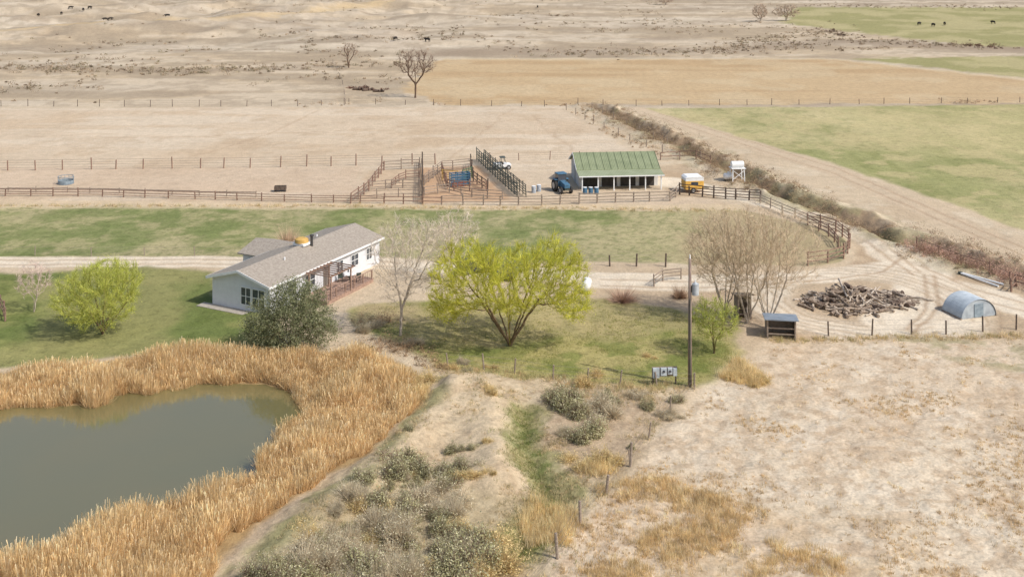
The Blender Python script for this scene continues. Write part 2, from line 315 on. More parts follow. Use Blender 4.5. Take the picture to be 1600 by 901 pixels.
# water
wm,nt,b=newmat('pond_water'); N=nt.nodes; L=nt.links
g=N.new('ShaderNodeNewGeometry'); n=N.new('ShaderNodeTexNoise'); n.inputs['Scale'].default_value=.12; n.inputs['Detail'].default_value=3; L.new(g.outputs['Position'],n.inputs['Vector'])
mx=N.new('ShaderNodeMix'); mx.data_type='RGBA'; mx.inputs[6].default_value=(*S(122,112,72),1); mx.inputs[7].default_value=(*S(110,108,76),1); L.new(n.outputs[0],mx.inputs[0]); L.new(mx.outputs[2],b.inputs['Base Color'])
b.inputs['Roughness'].default_value=.05; b.inputs['IOR'].default_value=2.2; b.inputs['Specular IOR Level'].default_value=.5; b.inputs['Specular Tint'].default_value=(1,.97,.88,1)
n2_=N.new('ShaderNodeTexNoise'); n2_.inputs['Scale'].default_value=2.0; n2_.inputs['Detail'].default_value=3; L.new(g.outputs['Position'],n2_.inputs['Vector']); bp=N.new('ShaderNodeBump'); bp.inputs['Strength'].default_value=.08; bp.inputs['Distance'].default_value=.02; L.new(n2_.outputs[0],bp.inputs['Height']); L.new(bp.outputs[0],b.inputs['Normal'])
x0,y0=WATER.min(0)-1; x1,y1=WATER.max(0)+1
gx,gy=np.meshgrid(np.arange(x0,x1,.5),np.arange(y0,y1,.5),indexing='ij'); s_=sdpoly(gx.ravel(),gy.ravel(),WATER).reshape(gx.shape)
ix=np.arange(gx.size).reshape(gx.shape); qq=np.stack([ix[:-1,:-1],ix[1:,:-1],ix[1:,1:],ix[:-1,1:]],-1)[s_[:-1,:-1]>-1.2]
u,inv=np.unique(qq,return_inverse=True)
o=link(bpy.data.objects.new('pond_water',np_mesh('pond_water',np.stack([gx.ravel(),gy.ravel(),np.full(gx.size,WZ)],1)[u],inv.reshape(-1,4),wm))); o['kind']='structure'
# ------------------------------------------------------------ scatter helpers
def scatter(poly,n):
    p=np.array(poly); lo=p.min(0); hi=p.max(0); out=[]
    tot=0
    while tot<n:
        q=rng.random((n*2,2))*(hi-lo)+lo; q=q[sdpoly(q[:,0],q[:,1],p)>0]; out.append(q); tot+=len(q)
        if len(q)==0: break
    return np.concatenate(out)[:n]
# cattails
q=scatter(CATT,760000); q=q[(q[:,1]>52)&(abs(q[:,0])<q[:,1]*.55)]
sdw=sdpoly(q[:,0],q[:,1],WATER); sdc=sdpoly(q[:,0],q[:,1],CATT)
e=(fbm(q[:,0]*.45,q[:,1]*.45,4)-.5)
k=(sdw+e*3<0.1)&(sdc+e*4>.2)
q=q[k]; sdc=sdc[k]; dn=fbm(q[:,0]*.4+5,q[:,1]*.4,4); keep=rng.random(len(q))<(.25+1.1*dn); q=q[keep][:330000]; dn=dn[keep][:330000]; sdc=sdc[keep][:330000]; M=len(q)
zz=np.maximum(hf(q[:,0],q[:,1]),WZ-.2); Pb=np.stack([q[:,0],q[:,1],zz],1)
hh=(.75+1.25*sst(.2,.8,dn))*(.5+.55*rng.random(M))*(.6+.4*sst(0,2.0,sdc))
tint=vnoise(q[:,0]*.3+9,q[:,1]*.3)[:,None]
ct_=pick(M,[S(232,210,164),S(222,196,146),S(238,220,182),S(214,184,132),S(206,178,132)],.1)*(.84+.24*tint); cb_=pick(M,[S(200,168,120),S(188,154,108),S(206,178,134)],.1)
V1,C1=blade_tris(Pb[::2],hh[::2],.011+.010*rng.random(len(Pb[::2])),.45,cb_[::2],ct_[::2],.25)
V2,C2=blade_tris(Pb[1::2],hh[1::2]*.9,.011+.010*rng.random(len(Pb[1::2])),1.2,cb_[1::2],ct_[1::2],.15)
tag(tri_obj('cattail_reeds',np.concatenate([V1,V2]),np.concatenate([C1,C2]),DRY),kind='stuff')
print('cattails',M)
# ------------------------------------------------------------ trees
def grow(st,par,attrs,D,di,dk,maxit=160,trop=(0,0,0),jit=.25):
    nodes=[np.array(s,float) for s in st]; par=list(par); A=np.array(attrs)
    Nn=np.array(nodes); dm=np.linalg.norm(A[:,None]-Nn[None],axis=2); ni=dm.argmin(1); nd=dm.min(1)
    trop=np.array(trop)
    for it in range(maxit):
        act=nd<di
        if not act.any(): break
        d=unit(A[act]-Nn[ni[act]]); acc=np.zeros_like(Nn); np.add.at(acc,ni[act],d); ids=np.unique(ni[act])
        v=unit(unit(acc[ids])+trop+rng.normal(size=(len(ids),3))*jit); nw=Nn[ids]+v*D
        dd=np.linalg.norm(nw[:,None]-Nn[None],axis=2).min(1); ok=dd>D*.45; 
        if not ok.any(): break
        nw=nw[ok]; base=len(Nn); par+=list(ids[ok]); Nn=np.concatenate([Nn,nw])
        dm=np.linalg.norm(A[:,None]-nw[None],axis=2); j=dm.argmin(1); m=dm.min(1); b=m<nd; nd[b]=m[b]; ni[b]=base+j[b]
        kp=nd>dk; A=A[kp]; nd=nd[kp]; ni=ni[kp]
        if len(A)==0 or len(Nn)>5000: break
    return Nn,np.array(par)
def radii(Nn,par,r0,e=2.3):
    a=np.zeros(len(Nn)); 
    for i in range(len(Nn)-1,0,-1):
        if a[i]==0:a[i]=r0**e
        a[par[i]]+=a[i]
    return a**(1/e)
def segs(P0,P1,R0,R1,n):
    M=len(P0); d=unit(P1-P0); up=np.tile([0.,0,1],(M,1)); up[abs(d[:,2])>.9]=[0,1,0]
    x=unit(np.cross(d,up)); y=np.cross(x,d); t=np.arange(n)*2*np.pi/n
    ring=x[:,None]*np.cos(t)[None,:,None]+y[:,None]*np.sin(t)[None,:,None]
    V=np.stack([P0[:,None]+ring*R0[:,None,None],P1[:,None]+ring*R1[:,None,None]],1).reshape(-1,3)
    i=np.arange(n); j=(i+1)%n; f=np.stack([i,j,j+n,i+n],1); Fc=(np.arange(M)*2*n)[:,None,None]+f[None]
    return V,Fc.reshape(-1,4)
def ell(n,c,r,shell=.5):
    v=unit(rng.normal(size=(n,3))); rad=(shell**3+(1-shell**3)*rng.random((n,1)))**(1/3); return np.array(c)+v*rad*np.array(r)
def make_tree(name,base,stems,ells,natt,D,bark,leafc=None,nleaf=12,lsize=.12,thr=None,r0=.014,twigs=0,twlen=.6,twcol=None,label='',cat='tree',group=None,spread=.25,di=6,trop=(0,0,0),minz=.4,e=2.3,tww=.012,lup=None,twup=.35,jit=.25,twpal=None,twj=.6):
    st=[np.zeros(3)]; par=[-1]
    for s in stems:
        prev=0
        for p in s:
            p=np.array(p,float); q0=st[prev]; nn=max(1,int(np.linalg.norm(p-q0)/D))
            for i in range(nn):
                st.append(q0+(p-q0)*(i+1)/nn+(rng.normal(size=3)*.03 if i<nn-1 else 0)); par.append(prev); prev=len(st)-1
    tv=sum(w for *_,w in ells); A=np.concatenate([ell(int(natt*w/tv),c,r,sh) for c,r,sh,w in ells]); A=A[A[:,2]>minz]
    Nn,pr=grow(st,par,A,D,di,D*1.5,trop=trop,jit=jit)
    R=radii(Nn,pr,r0,e); thr=thr or r0*2.2
    e_=thing(name,base,0,label,cat,group)
    i=np.arange(1,len(Nn)); P0=Nn[pr[i]]; P1=Nn[i]; R1=R[i]; R0=np.minimum(R[pr[i]],R1*1.35)
    big=R1>.05
    V,Fc=segs(P0[big],P1[big]+unit(P1[big]-P0[big])*.02,R0[big],R1[big],7)
    if len(V)==0: V,Fc=segs(P0[:3],P1[:3],R0[:3],R1[:3],5)
    me=np_mesh('trunk',V,Fc,bark,smooth=True); o=bpy.data.objects.new('trunk',me); o.parent=e_; link(o)
    V,Fc=segs(P0[~big],P1[~big],R0[~big],R1[~big],3)
    tri=np.concatenate([Fc[:,[0,1,2]],Fc[:,[0,2,3]]]); Vb=V[tri.ravel()]
    bc=np.array(twcol if twcol is not None else S(120,100,78)); Cb=np.tile(bc,(len(Vb),1))
    th=np.where(R<thr)[0]; th=th[th>0]
    Vs=[Vb]; Cs=[Cb]
    if leafc is not None and nleaf:
        rep=np.repeat(th,nleaf); dirn=unit(Nn[rep]-Nn[pr[rep]])
        C0=Nn[rep]+rng.normal(size=(len(rep),3))*spread+dirn*rng.random((len(rep),1))*spread
        cl=pick(len(rep),leafc,.1); nz_=vnoise(C0[:,0]*.8+C0[:,2]*.7+50,C0[:,1]*.8+C0[:,2]*.9+50); cl=cl*(.8+.45*nz_)[:,None]
        V,C=leaf_tris(C0,lsize*(.6+.8*rng.random(len(rep))),cl,.45,lup); Vs.append(V); Cs.append(C)
    if twigs:
        rep=np.repeat(th,twigs); dirn=unit(Nn[rep]-Nn[pr[rep]])
        d=unit(dirn+rng.normal(size=(len(rep),3))*twj+np.array([0,0,twup]))*twlen*(.4+.8*rng.random((len(rep),1)))
        w=unit(np.cross(d,rng.normal(size=(len(rep),3))))*tww; o0=Nn[rep]+rng.normal(size=(len(rep),3))*.06
        Vt=np.stack([o0-w,o0+w,o0+d],1).reshape(-1,3); Vs.append(Vt)
        tc=pick(len(rep),twpal,.12) if twpal is not None else np.array(twcol)*(1+rng.normal(size=(len(rep),1))*.15)
        if twpal is not None: nz_=vnoise(Nn[rep][:,0]*.8+Nn[rep][:,2]*.7+50,Nn[rep][:,1]*.8+Nn[rep][:,2]*.9+50); tc=tc*(.8+.4*nz_)[:,None]
        Cs.append(np.repeat(tc,3,0))
    V=np.concatenate(Vs); C=np.concatenate(Cs)
    tri_obj('crown',V,C,LEAF if leafc is not None else BARKV,e_)
    print(name,len(Nn),len(V)//3)
    return e_
barkW=pm('willow_bark',S(132,110,84),S(96,78,58),6,.9,.4); barkP=pm('pale_bark',S(204,190,172),S(168,152,134),6,.9,.3); barkD=pm('dead_bark',S(124,100,82),S(92,76,62),6,.9,.3)
WIL=[S(200,194,80),S(186,186,72),S(212,206,100),S(170,174,66)]
def stemset(n,r,z,r2=None,z2=None,ph=0):
    out=[]
    for i in range(n):
        t=ph+i*6.283/n+random.uniform(-.3,.3); k=random.uniform(.6,1.1); s=[(math.cos(t)*r*k*.35,math.sin(t)*r*k*.35,z*.4),(math.cos(t)*r*k,math.sin(t)*r*k,z)]
        if r2: s.append((math.cos(t)*r2*k,math.sin(t)*r2*k,z2))
        out.append(s)
    return out
b=G(797,540)
make_tree('willow_tree',b,stemset(8,1.4,1.6,3.6,4.0),[((-3.6,0,6.3),(3.5,4,2.6),.3,1),((3.5,0,6.4),(3.2,4,2.7),.3,1),((0,0,5.7),(5.6,5,2.7),.5,1.4),((5.2,-.5,3.9),(2.0,2.5,1.6),.3,.4),((-5.2,-.5,3.9),(2.0,2.5,1.8),.3,.4)],2000,.33,barkW,WIL,13,.06,r0=.013,twcol=S(168,156,84),twpal=WIL,spread=.27,twigs=12,twlen=.9,tww=.017,twj=.42,twup=.45,minz=1.8,trop=(0,0,.2),label='large spreading willow with yellow-green spring leaves on lawn',e=2.2)
LW=[S(184,186,92),S(170,176,82),S(198,198,110)]
make_tree('willow_tree',G(160,522),stemset(6,.8,1.2,2.0,2.8),[((-.5,0,3.3),(3.9,3.6,2.9),.3,1),((.6,0,4.9),(2.8,2.6,1.8),.3,.6)],1150,.3,barkW,LW,13,.06,r0=.012,twcol=S(168,156,96),twpal=LW,spread=.26,twigs=11,twlen=.75,tww=.017,twj=.5,twup=.4,minz=.6,trop=(0,0,.2),label='rounded bright green willow at the pond edge')
SW=[S(170,176,90),S(154,162,76),S(184,186,104)]
make_tree('willow_tree',G(1116,552),stemset(3,.2,1.2,.6,1.8),[((0,0,2.9),(2.2,2.1,1.7),.3,1)],520,.26,barkW,SW,11,.06,r0=.012,twcol=S(140,128,82),twpal=SW,spread=.2,twigs=9,twlen=.5,tww=.016,twj=.5,minz=1.2,label='small round green willow beside the utility pole')
JP=[S(140,142,106),S(126,130,94),S(154,154,122),S(112,116,82)]
make_tree('juniper_tree',G(452,545),stemset(6,.9,1.0,2.2,2.2),[((-.3,0,2.5),(3.5,3.0,2.5),.3,1.4),((.7,0,4.2),(2.4,2.2,1.8),.3,.8),((2.6,-.4,2.2),(1.7,1.8,1.8),.3,.5),((-2.3,-.6,1.6),(1.6,1.8,1.4),.3,.4)],1700,.27,barkD,JP,24,.085,r0=.012,thr=.045,twcol=S(118,108,84),twpal=JP,spread=.25,twigs=5,twlen=.55,tww=.016,minz=.1,label='dense grey-green bushy tree beside the house')
TW=S(208,193,174)
make_tree('bare_tree',G(626,524),[[(.05,0,1.6),(0,0,3.0),(-.3,0,4.5)],[(.1,0,2.2),(.9,.2,4.6)]],[((.6,0,7),(3.6,2.8,3.6),.2,1),((3.0,0,8.6),(2.8,2,1.5),.2,.35),((-.4,0,5),(1.8,1.8,2.6),.2,.3)],1400,.3,barkP,None,r0=.012,twigs=7,twlen=.75,twcol=TW,tww=.011,minz=2.2,label='tall leafless tree with pale grey branches',trop=(0,0,.25),e=2.2)
make_tree('bare_tree',G(704,440),[[(0,0,1.5),(.2,0,3)]],[((.3,0,5),(2.8,2.4,2.5),.2,1)],480,.3,barkP,None,r0=.013,twigs=6,twlen=.6,twcol=TW,minz=1.5,label='leafless pale tree standing behind the willow',trop=(0,0,.2))
TW2=S(196,176,148)
for (a,bb,hh_,w,dx,lb) in [(1168,505,10.8,3.8,-2.2,'tall leafless cottonwood with dense tan twigs'),(1200,512,10.6,3.6,1.5,'leafless multi-stemmed tree beside the small shelter'),(1132,492,9.4,2.8,-1.0,'slender leafless tree with upright twigs')]:
    make_tree('bare_tree',G(a,bb),stemset(5,.9,2.2,1.7,4.4),[((dx,0,hh_*.64),(w,3,hh_*.36),.2,1),((-dx*.6,0,hh_*.5),(w*.8,2.5,hh_*.32),.2,.6),((0,0,hh_*.75),(w*.8,2.5,hh_*.25),.2,.4)],1050,.31,barkP,None,r0=.0115,twigs=6,twlen=.9,twcol=TW2,tww=.011,minz=1.5,label=lb,trop=(0,0,.35),e=2.2,twup=.6)
make_tree('bare_tree',G(53,487),[[(0,0,1.2)],[(.3,0,1.6)]],[((0,0,3),(1.9,1.6,1.8),.2,1)],300,.22,barkP,None,r0=.01,twigs=5,twlen=.5,twcol=S(206,182,170),minz=1,label='small leafless tree with pinkish twigs on lawn',trop=(0,0,.2))
make_tree('dead_tree',G(649,153),[[(.1,0,2.2),(0,0,4)],[(.1,0,3),(1.6,0,5)],[(0,0,3),(-1.5,0,5)]],[((0,0,7.6),(4.7,3.5,3.0),.2,1)],460,.5,barkD,None,r0=.03,twigs=4,twlen=1.2,twcol=S(116,94,78),tww=.03,minz=3.5,label='lone dead tree with dark bare forked branches',e=2.0,jit=.35)
make_tree('dead_tree',G(545,106),[[(.1,0,1.6)],[(-.3,0,1.8)]],[((0,0,4.4),(2.8,2,2.4),.2,1)],150,.45,barkD,None,r0=.045,twigs=4,twlen=1.0,twcol=S(166,146,128),tww=.05,minz=1.5,label='small pale dead tree in dry rangeland')
for a,bb,hh_,w in [(1188,34,7.5,3.5),(1228,33,7.0,6),(1040,8,5,5)]:
    make_tree('bare_tree',G(a,bb),[[(0,0,1.5)],[(.6,0,1.8)]],[((0,0,hh_*.55),(w,3,hh_*.42),.1,1)],320,.55,barkP,None,r0=.05,twigs=9,twlen=1.2,twcol=S(180,160,140),tww=.05,minz=1,label='leafless rangeland tree with pale brown twigs',trop=(0,0,.2),group='distant bare trees')
def shrub(name,base,w,h,col_,label,n=260,group=None):
    M=n*3; d=ell(M,(0,0,h*.15),(w,w,h),.35); d[:,2]=abs(d[:,2]); d*=(.6+.7*vnoise(np.arctan2(d[:,1],d[:,0])*2+9,d[:,2]*2))[:,None]; o0=np.zeros((M,3)); o0[:,:2]=d[:,:2]*.25
    wv=unit(np.cross(d,rng.normal(size=(M,3))))*.014; V=np.stack([o0-wv,o0+wv,d],1).reshape(-1,3)
    C=np.repeat(pick(M,col_,.15),3,0); o=tri_obj(name,V,C,BARKV,None,base); return tag(o,label,'shrub',group)
shrub('bare_shrub',G(450,384),2.4,3.2,[S(206,180,152),S(190,162,134)],'leafless tan shrub behind the house',350)
shrub('bare_shrub',G(972,470),2.2,1.6,[S(196,164,142),S(182,150,128)],'reddish leafless shrub beside the yard',300)
shrub('bare_shrub',G(1062,465),1.3,1.4,[S(176,146,120),S(158,130,106)],'brown leafless shrub beside the gate',250)
# ------------------------------------------------------------ sagebrush individuals
def sage_mesh(name,lobes,leafc,n=500,twc=S(140,120,104),tf=.5,ls=.045):
    Vs=[];Cs=[]
    for (lx,ly,w,h) in lobes:
        nb_=int(n*tf); d=ell(nb_,(0,0,h*.05),(w,w,h),.35); d[:,2]=abs(d[:,2])
        lump=.55+.8*vnoise(np.arctan2(d[:,1],d[:,0])*2.1+20+lx*5,d[:,2]*3+9); d*=lump[:,None]
        o0=d*.1; off=np.array([lx,ly,0]); wv=unit(np.cross(d,rng.normal(size=(nb_,3))))*.011
        Vs.append(np.stack([o0-wv+off,o0+wv+off,d+off],1).reshape(-1,3)); Cs.append(np.repeat(pick(nb_,[twc],.2),3,0))
        c=d[rng.integers(0,nb_,n)]*(.65+.37*rng.random((n,1)))+rng.normal(size=(n,3))*.06; c[:,2]=abs(c[:,2])
        V2,C2=leaf_tris(c+off,ls*(.5+.9*rng.random(n)),pick(n,leafc,.14),.45,.4); Vs.append(V2); Cs.append(C2)
    V=np.concatenate(Vs); return np_mesh(name,V,np.arange(len(V)).reshape(-1,3),DRY,np.concatenate(Cs))
def lobes(k):
    return [(random.gauss(0,.5)*(i>0),random.gauss(0,.45)*(i>0),random.uniform(.45,.95),random.uniform(.6,1.2)) for i in range(k)]
SG=[S(188,184,144),S(168,164,122),S(206,200,166),S(152,148,106)]; SP=[S(200,192,162),S(212,204,178),S(178,168,138)]; SO=[S(222,200,150),S(208,186,136),S(190,174,120)]
smesh={'g':[sage_mesh('sagebrush',lobes(k),SG,800) for k in (3,4,3,5)],'p':[sage_mesh('sagebrush',lobes(k),SP,420,tf=1.8,ls=.035,twc=S(194,180,154)) for k in (3,5,4,4)],'o':[sage_mesh('rabbitbrush',lobes(k),SO,700,tf=.7,twc=S(200,178,132)) for k in (2,3,4)]}
def put_bush(px,py,s,kind):
    me=random.choice(smesh[kind]); nm='rabbitbrush' if kind=='o' else 'sagebrush'
    o=bpy.data.objects.new(nm,me); o.location=G(px,py)-Vector((0,0,.05)); o.rotation_euler=(0,0,random.uniform(0,6.28)); o.scale=(s*random.uniform(.75,1.3),s*random.uniform(.75,1.3),s*random.uniform(.7,1.15)); link(o)
    lb={'g':'grey-green sagebrush on the dry sandy bank','p':'woody grey-brown sagebrush on the dry bank','o':'golden dry rabbitbrush clump on sandy soil'}[kind]
    tag(o,lb,'shrub','scrub bushes on the bank')
for px,py,s,k in [(640,712,1.5,'g'),(612,738,1.3,'g'),(655,738,1.3,'g'),(700,708,.8,'g'),(722,735,1.1,'g'),(690,762,1.2,'g'),(705,748,1.1,'g'),(742,742,.8,'o'),(735,700,.6,'g'),(765,690,.5,'o'),(765,614,.8,'o'),(640,672,.7,'g'),(876,640,1.8,'g'),(900,628,1.5,'g'),(912,650,1.3,'g'),(938,640,1.7,'p'),(950,622,1.2,'g'),(905,686,1.5,'g'),(930,684,1.3,'g'),(885,678,1.0,'p'),(915,602,1.0,'o'),(932,588,.8,'o'),(935,728,1.3,'o'),(910,732,1.1,'o'),(960,722,.9,'o'),(1010,640,.9,'g'),(1035,650,.9,'p'),(1050,628,.9,'g'),(1000,622,.8,'p'),(985,700,.6,'g'),(545,775,1.3,'p'),(565,755,1.2,'g'),(600,795,1.5,'p'),(590,830,1.7,'p'),(630,850,1.8,'p'),(545,845,1.5,'p'),(500,840,1.2,'g'),(455,880,1.1,'g'),(520,885,1.5,'p'),(575,885,1.7,'p'),(640,905,1.8,'p'),(690,830,1.1,'g'),(700,865,1.4,'g'),(745,850,1.1,'g'),(740,895,1.9,'g'),(690,905,1.5,'g'),(415,905,1.1,'g'),(450,925,1.3,'g'),(600,925,1.6,'p'),(520,925,1.6,'p'),(1150,590,1.1,'o'),(1175,595,1.0,'o'),(1160,575,1.0,'o'),(1190,600,.8,'o'),(655,605,1.2,'o'),(652,622,1.1,'o'),(1012,556,.5,'o'),(770,575,.5,'o'),(700,575,.8,'o'),(720,568,.7,'p'),(735,590,.6,'g'),(640,540,1.0,'p'),(570,520,1.0,'p'),(585,512,1.0,'p')]:
    put_bush(px,py,s*1.0,k)
n_=0
while n_<85:
    px=random.uniform(430,780); py=random.uniform(650,930)
    w_=P(px,py); 
    if sdpoly(np.array([w_[0]]),np.array([w_[1]]),CATT)[0]>-1.2: continue
    if float(fbm(np.array([w_[0]*.3+4]),np.array([w_[1]*.3]),3)[0])<.48 and py<810: continue
    if px>720 and py<830 and random.random()<.8: continue
    put_bush(px,py,random.choice([.3,.4,.5,.6,.9,1.2]) if py<780 else random.choice([.4,.7,1.0,1.3,1.6]),random.choice('ggpo' if py<780 else 'pgpog')); n_+=1
# ------------------------------------------------------------ stuff vegetation
def brush_stuff(name,pts,rad,hgt,k,ls,cols,jit=.15,mat=DRY):
    n=len(pts); z=hf(pts[:,0],pts[:,1]); c=np.stack([pts[:,0],pts[:,1],z],1); sz=.35+1.2*rng.random(n)**1.7; r=rad*sz; h=hgt*sz*(.7+.5*rng.random(n))
    rep=np.repeat(np.arange(n),k); v=unit(rng.normal(size=(n*k,3))); v[:,2]=abs(v[:,2]); v*=(.35+.65*rng.random((n*k,1)))
    C0=c[rep]+v*np.stack([r[rep],r[rep],h[rep]],1); cc=pick(n,cols,jit)[rep]*(1+rng.normal(size=(n*k,1))*.12)
    V,C=leaf_tris(C0,ls*(.5+rng.random(n*k)),cc,.35,.45); return tag(tri_obj(name,V,C,mat),kind='stuff')
def along(pp,n,w,world=False):
    pts=np.array(pp if world else [P(a,b) for a,b in pp]); d=np.linalg.norm(np.diff(pts,axis=0),axis=1); c=np.concatenate([[0],np.cumsum(d)]); t=rng.random(n)*c[-1]
    x=np.interp(t,c,pts[:,0]); y=np.interp(t,c,pts[:,1]); return np.stack([x,y],1)+rng.normal(size=(n,2))*w
def gate(q,sc,lo,g=6): d=fbm(q[:,0]*sc+31,q[:,1]*sc+7,3); return q[rng.random(len(q))<np.clip((d-lo)*g,.04,1)]
dp=gate(along(DITCH[:-1],3000,2.3,True),.2,.36); brush_stuff('ditch_brush',dp,.85,.95,40,.075,[S(166,144,116),S(144,124,100),S(186,164,134),S(126,108,86),S(152,138,104),S(160,134,110)])
dp=along([(1430,386),(1500,408),(1580,434),(1700,474)],330,1.0); brush_stuff('reddish_brush',dp,.8,1.9,60,.085,[S(184,150,132),S(168,136,120),S(196,164,146)])
dp=np.concatenate([along([(905,172),(960,210),(1040,240)],70,1.5),along([(470,165),(530,163)],12,1.5),along([(1480,160),(1560,160)],30,1.5),along([(860,165),(900,165)],8,1),along([(660,163),(700,163)],6,1)]); brush_stuff('fenceline_brush',dp,.6,.7,50,.1,[S(170,148,122),S(188,166,138)])
fp=[along([(-100,112),(60,106),(330,112),(370,108),(520,104)],260,5),along([(830,84),(1000,82),(1130,80),(1280,68)],260,6),along([(1130,72),(1290,48),(1300,52),(1330,64),(1560,74)],260,5),gate(along([(830,40),(1200,44)],300,25),.05,.5,10),gate(along([(300,20),(1100,26)],500,25),.05,.52,10),gate(along([(60,80),(800,60)],900,28),.05,.5,10),along([(1240,10),(1600,12)],140,8),gate(along([(0,2),(1200,0)],700,30),.04,.5,10),along([(1270,80),(1560,70)],50,2),gate(scatter(poly_w([(-200,165),(620,162),(640,95),(-200,90)]),700),.06,.5,10)]
brush_stuff('distant_sagebrush',np.concatenate(fp),1.1,.9,26,.22,[S(150,131,108),S(132,115,94),S(166,147,122),S(142,131,104)])
brush_stuff('dark_brush',np.concatenate([along([(550,138),(595,140)],14,1.2),along([(1290,45),(1330,58)],10,3),along([(1500,70),(1560,76)],20,2)]),1.0,.8,40,.22,[S(120,90,76),S(108,80,68)])
def tufts(name,pts,h,k,sp,cols,w=.014,lean=1.0,mat=DRY):
    n=len(pts); z=hf(pts[:,0],pts[:,1]); rep=np.repeat(np.arange(n),k); s=.4+1.1*rng.random(n); Pb=np.stack([pts[:,0],pts[:,1],z],1)[rep]+np.concatenate([rng.normal(size=(n*k,2))*sp,np.zeros((n*k,1))],1)*s[rep][:,None]
    cc=pick(n,cols,.12)[rep]*(1+rng.normal(size=(n*k,1))*.12); V,C=blade_tris(Pb,h*s[rep]*(.4+.8*rng.random(n*k)),w,lean,cc*.85,cc); return tag(tri_obj(name,V,C,mat),kind='stuff')
RF=poly_w([(1200,540),(1750,535),(1750,1050),(830,1050),(890,850),(990,735),(1090,625),(1130,585)])
q=scatter(RF,9000); d=fbm(q[:,0]*.22+2,q[:,1]*.22,4); bot=sst(95,62,q[:,1])*.12; left=sst(14,-2,q[:,0]-(q[:,1]-60)*.25)*.1
q=q[rng.random(len(q))<np.clip((d+bot+left-.57)*6,.04,1)]; 
tufts('dry_grass_tufts',q,.22,18,.1,[S(214,186,140),S(200,172,126),S(188,160,116),S(222,200,158)],.012)
q=np.concatenate([scatter(poly_w([(860,820),(880,790),(990,735),(1180,790),(1350,890),(1350,960),(840,960)]),4200)]); d=fbm(q[:,0]*.35+2,q[:,1]*.35,4); q=q[rng.random(len(q))<np.clip((d-.46)*5,.04,1)]
tufts('tall_dry_grass',q,.42,22,.16,[S(224,198,148),S(210,184,136),S(196,170,126),S(230,210,166)],.012)
q=np.concatenate([scatter(poly_w([(810,810),(830,775),(900,800),(890,850),(830,850)]),170),scatter(poly_w([(905,735),(935,720),(965,735),(930,745)]),50),scatter(poly_w([(1125,590),(1150,560),(1200,590),(1180,605)]),120),scatter(poly_w([(640,640),(650,590),(672,600),(665,640)]),60)])
tufts('golden_bunch_grass',q,.7,34,.2,[S(232,208,158),S(222,196,142),S(238,218,174)],.013,.7)
DK=poly_w([(670,590),(860,595),(1060,615),(985,735),(900,840),(850,960),(330,960),(400,880),(540,765),(660,645)])
q=scatter(DK,6500); d=fbm(q[:,0]*.4+20,q[:,1]*.4,4); q=q[rng.random(len(q))<np.clip((d-.46)*6,.04,1)]
tufts('bank_grass_tufts',q,.22,14,.12,[S(174,164,124),S(206,184,142),S(158,152,110),S(192,172,130),S(216,194,154)],.012)
q=np.concatenate([along(GSTRIP,900,.75,True),along([(740,850),(800,860),(860,850)],300,.8)]); tufts('green_ditch_grass',q,.15,14,.14,[S(138,144,82),S(122,130,70),S(162,160,104),S(178,168,122)],.014)
q=np.concatenate([along([(1200,532),(1400,528),(1600,524)],260,.4),along([(860,592),(1000,606),(1080,606)],150,.5),along([(690,575),(860,592)],120,.5),along([(600,325),(900,326),(1160,330)],260,.5),along([(-50,322),(600,322)],260,.4)]); tufts('fenceline_grass',q,.35,18,.16,[S(218,198,154),S(204,180,138),S(180,170,122)],.015)
q=scatter(poly_w([(560,482),(640,476),(900,466),(1040,480),(1130,510),(1145,560),(1085,604),(860,586),(690,572),(640,540)]),6500); d=fbm(q[:,0]*.4,q[:,1]*.4,3); q=q[rng.random(len(q))<np.clip((d-.3)*4,.1,1)]
tufts('lawn_grass_tufts',q,.1,9,.14,[S(152,154,86),S(136,141,72),S(178,170,112)],.016)
q=np.concatenate([along([(640,548),(600,540),(560,545)],80,1.0),along([(660,560),(690,575)],30,.7),along([(560,505),(620,500)],40,.8)]); brush_stuff('pond_edge_brush',q,.6,.9,60,.06,[S(150,128,102),S(126,108,86),S(176,148,118)])
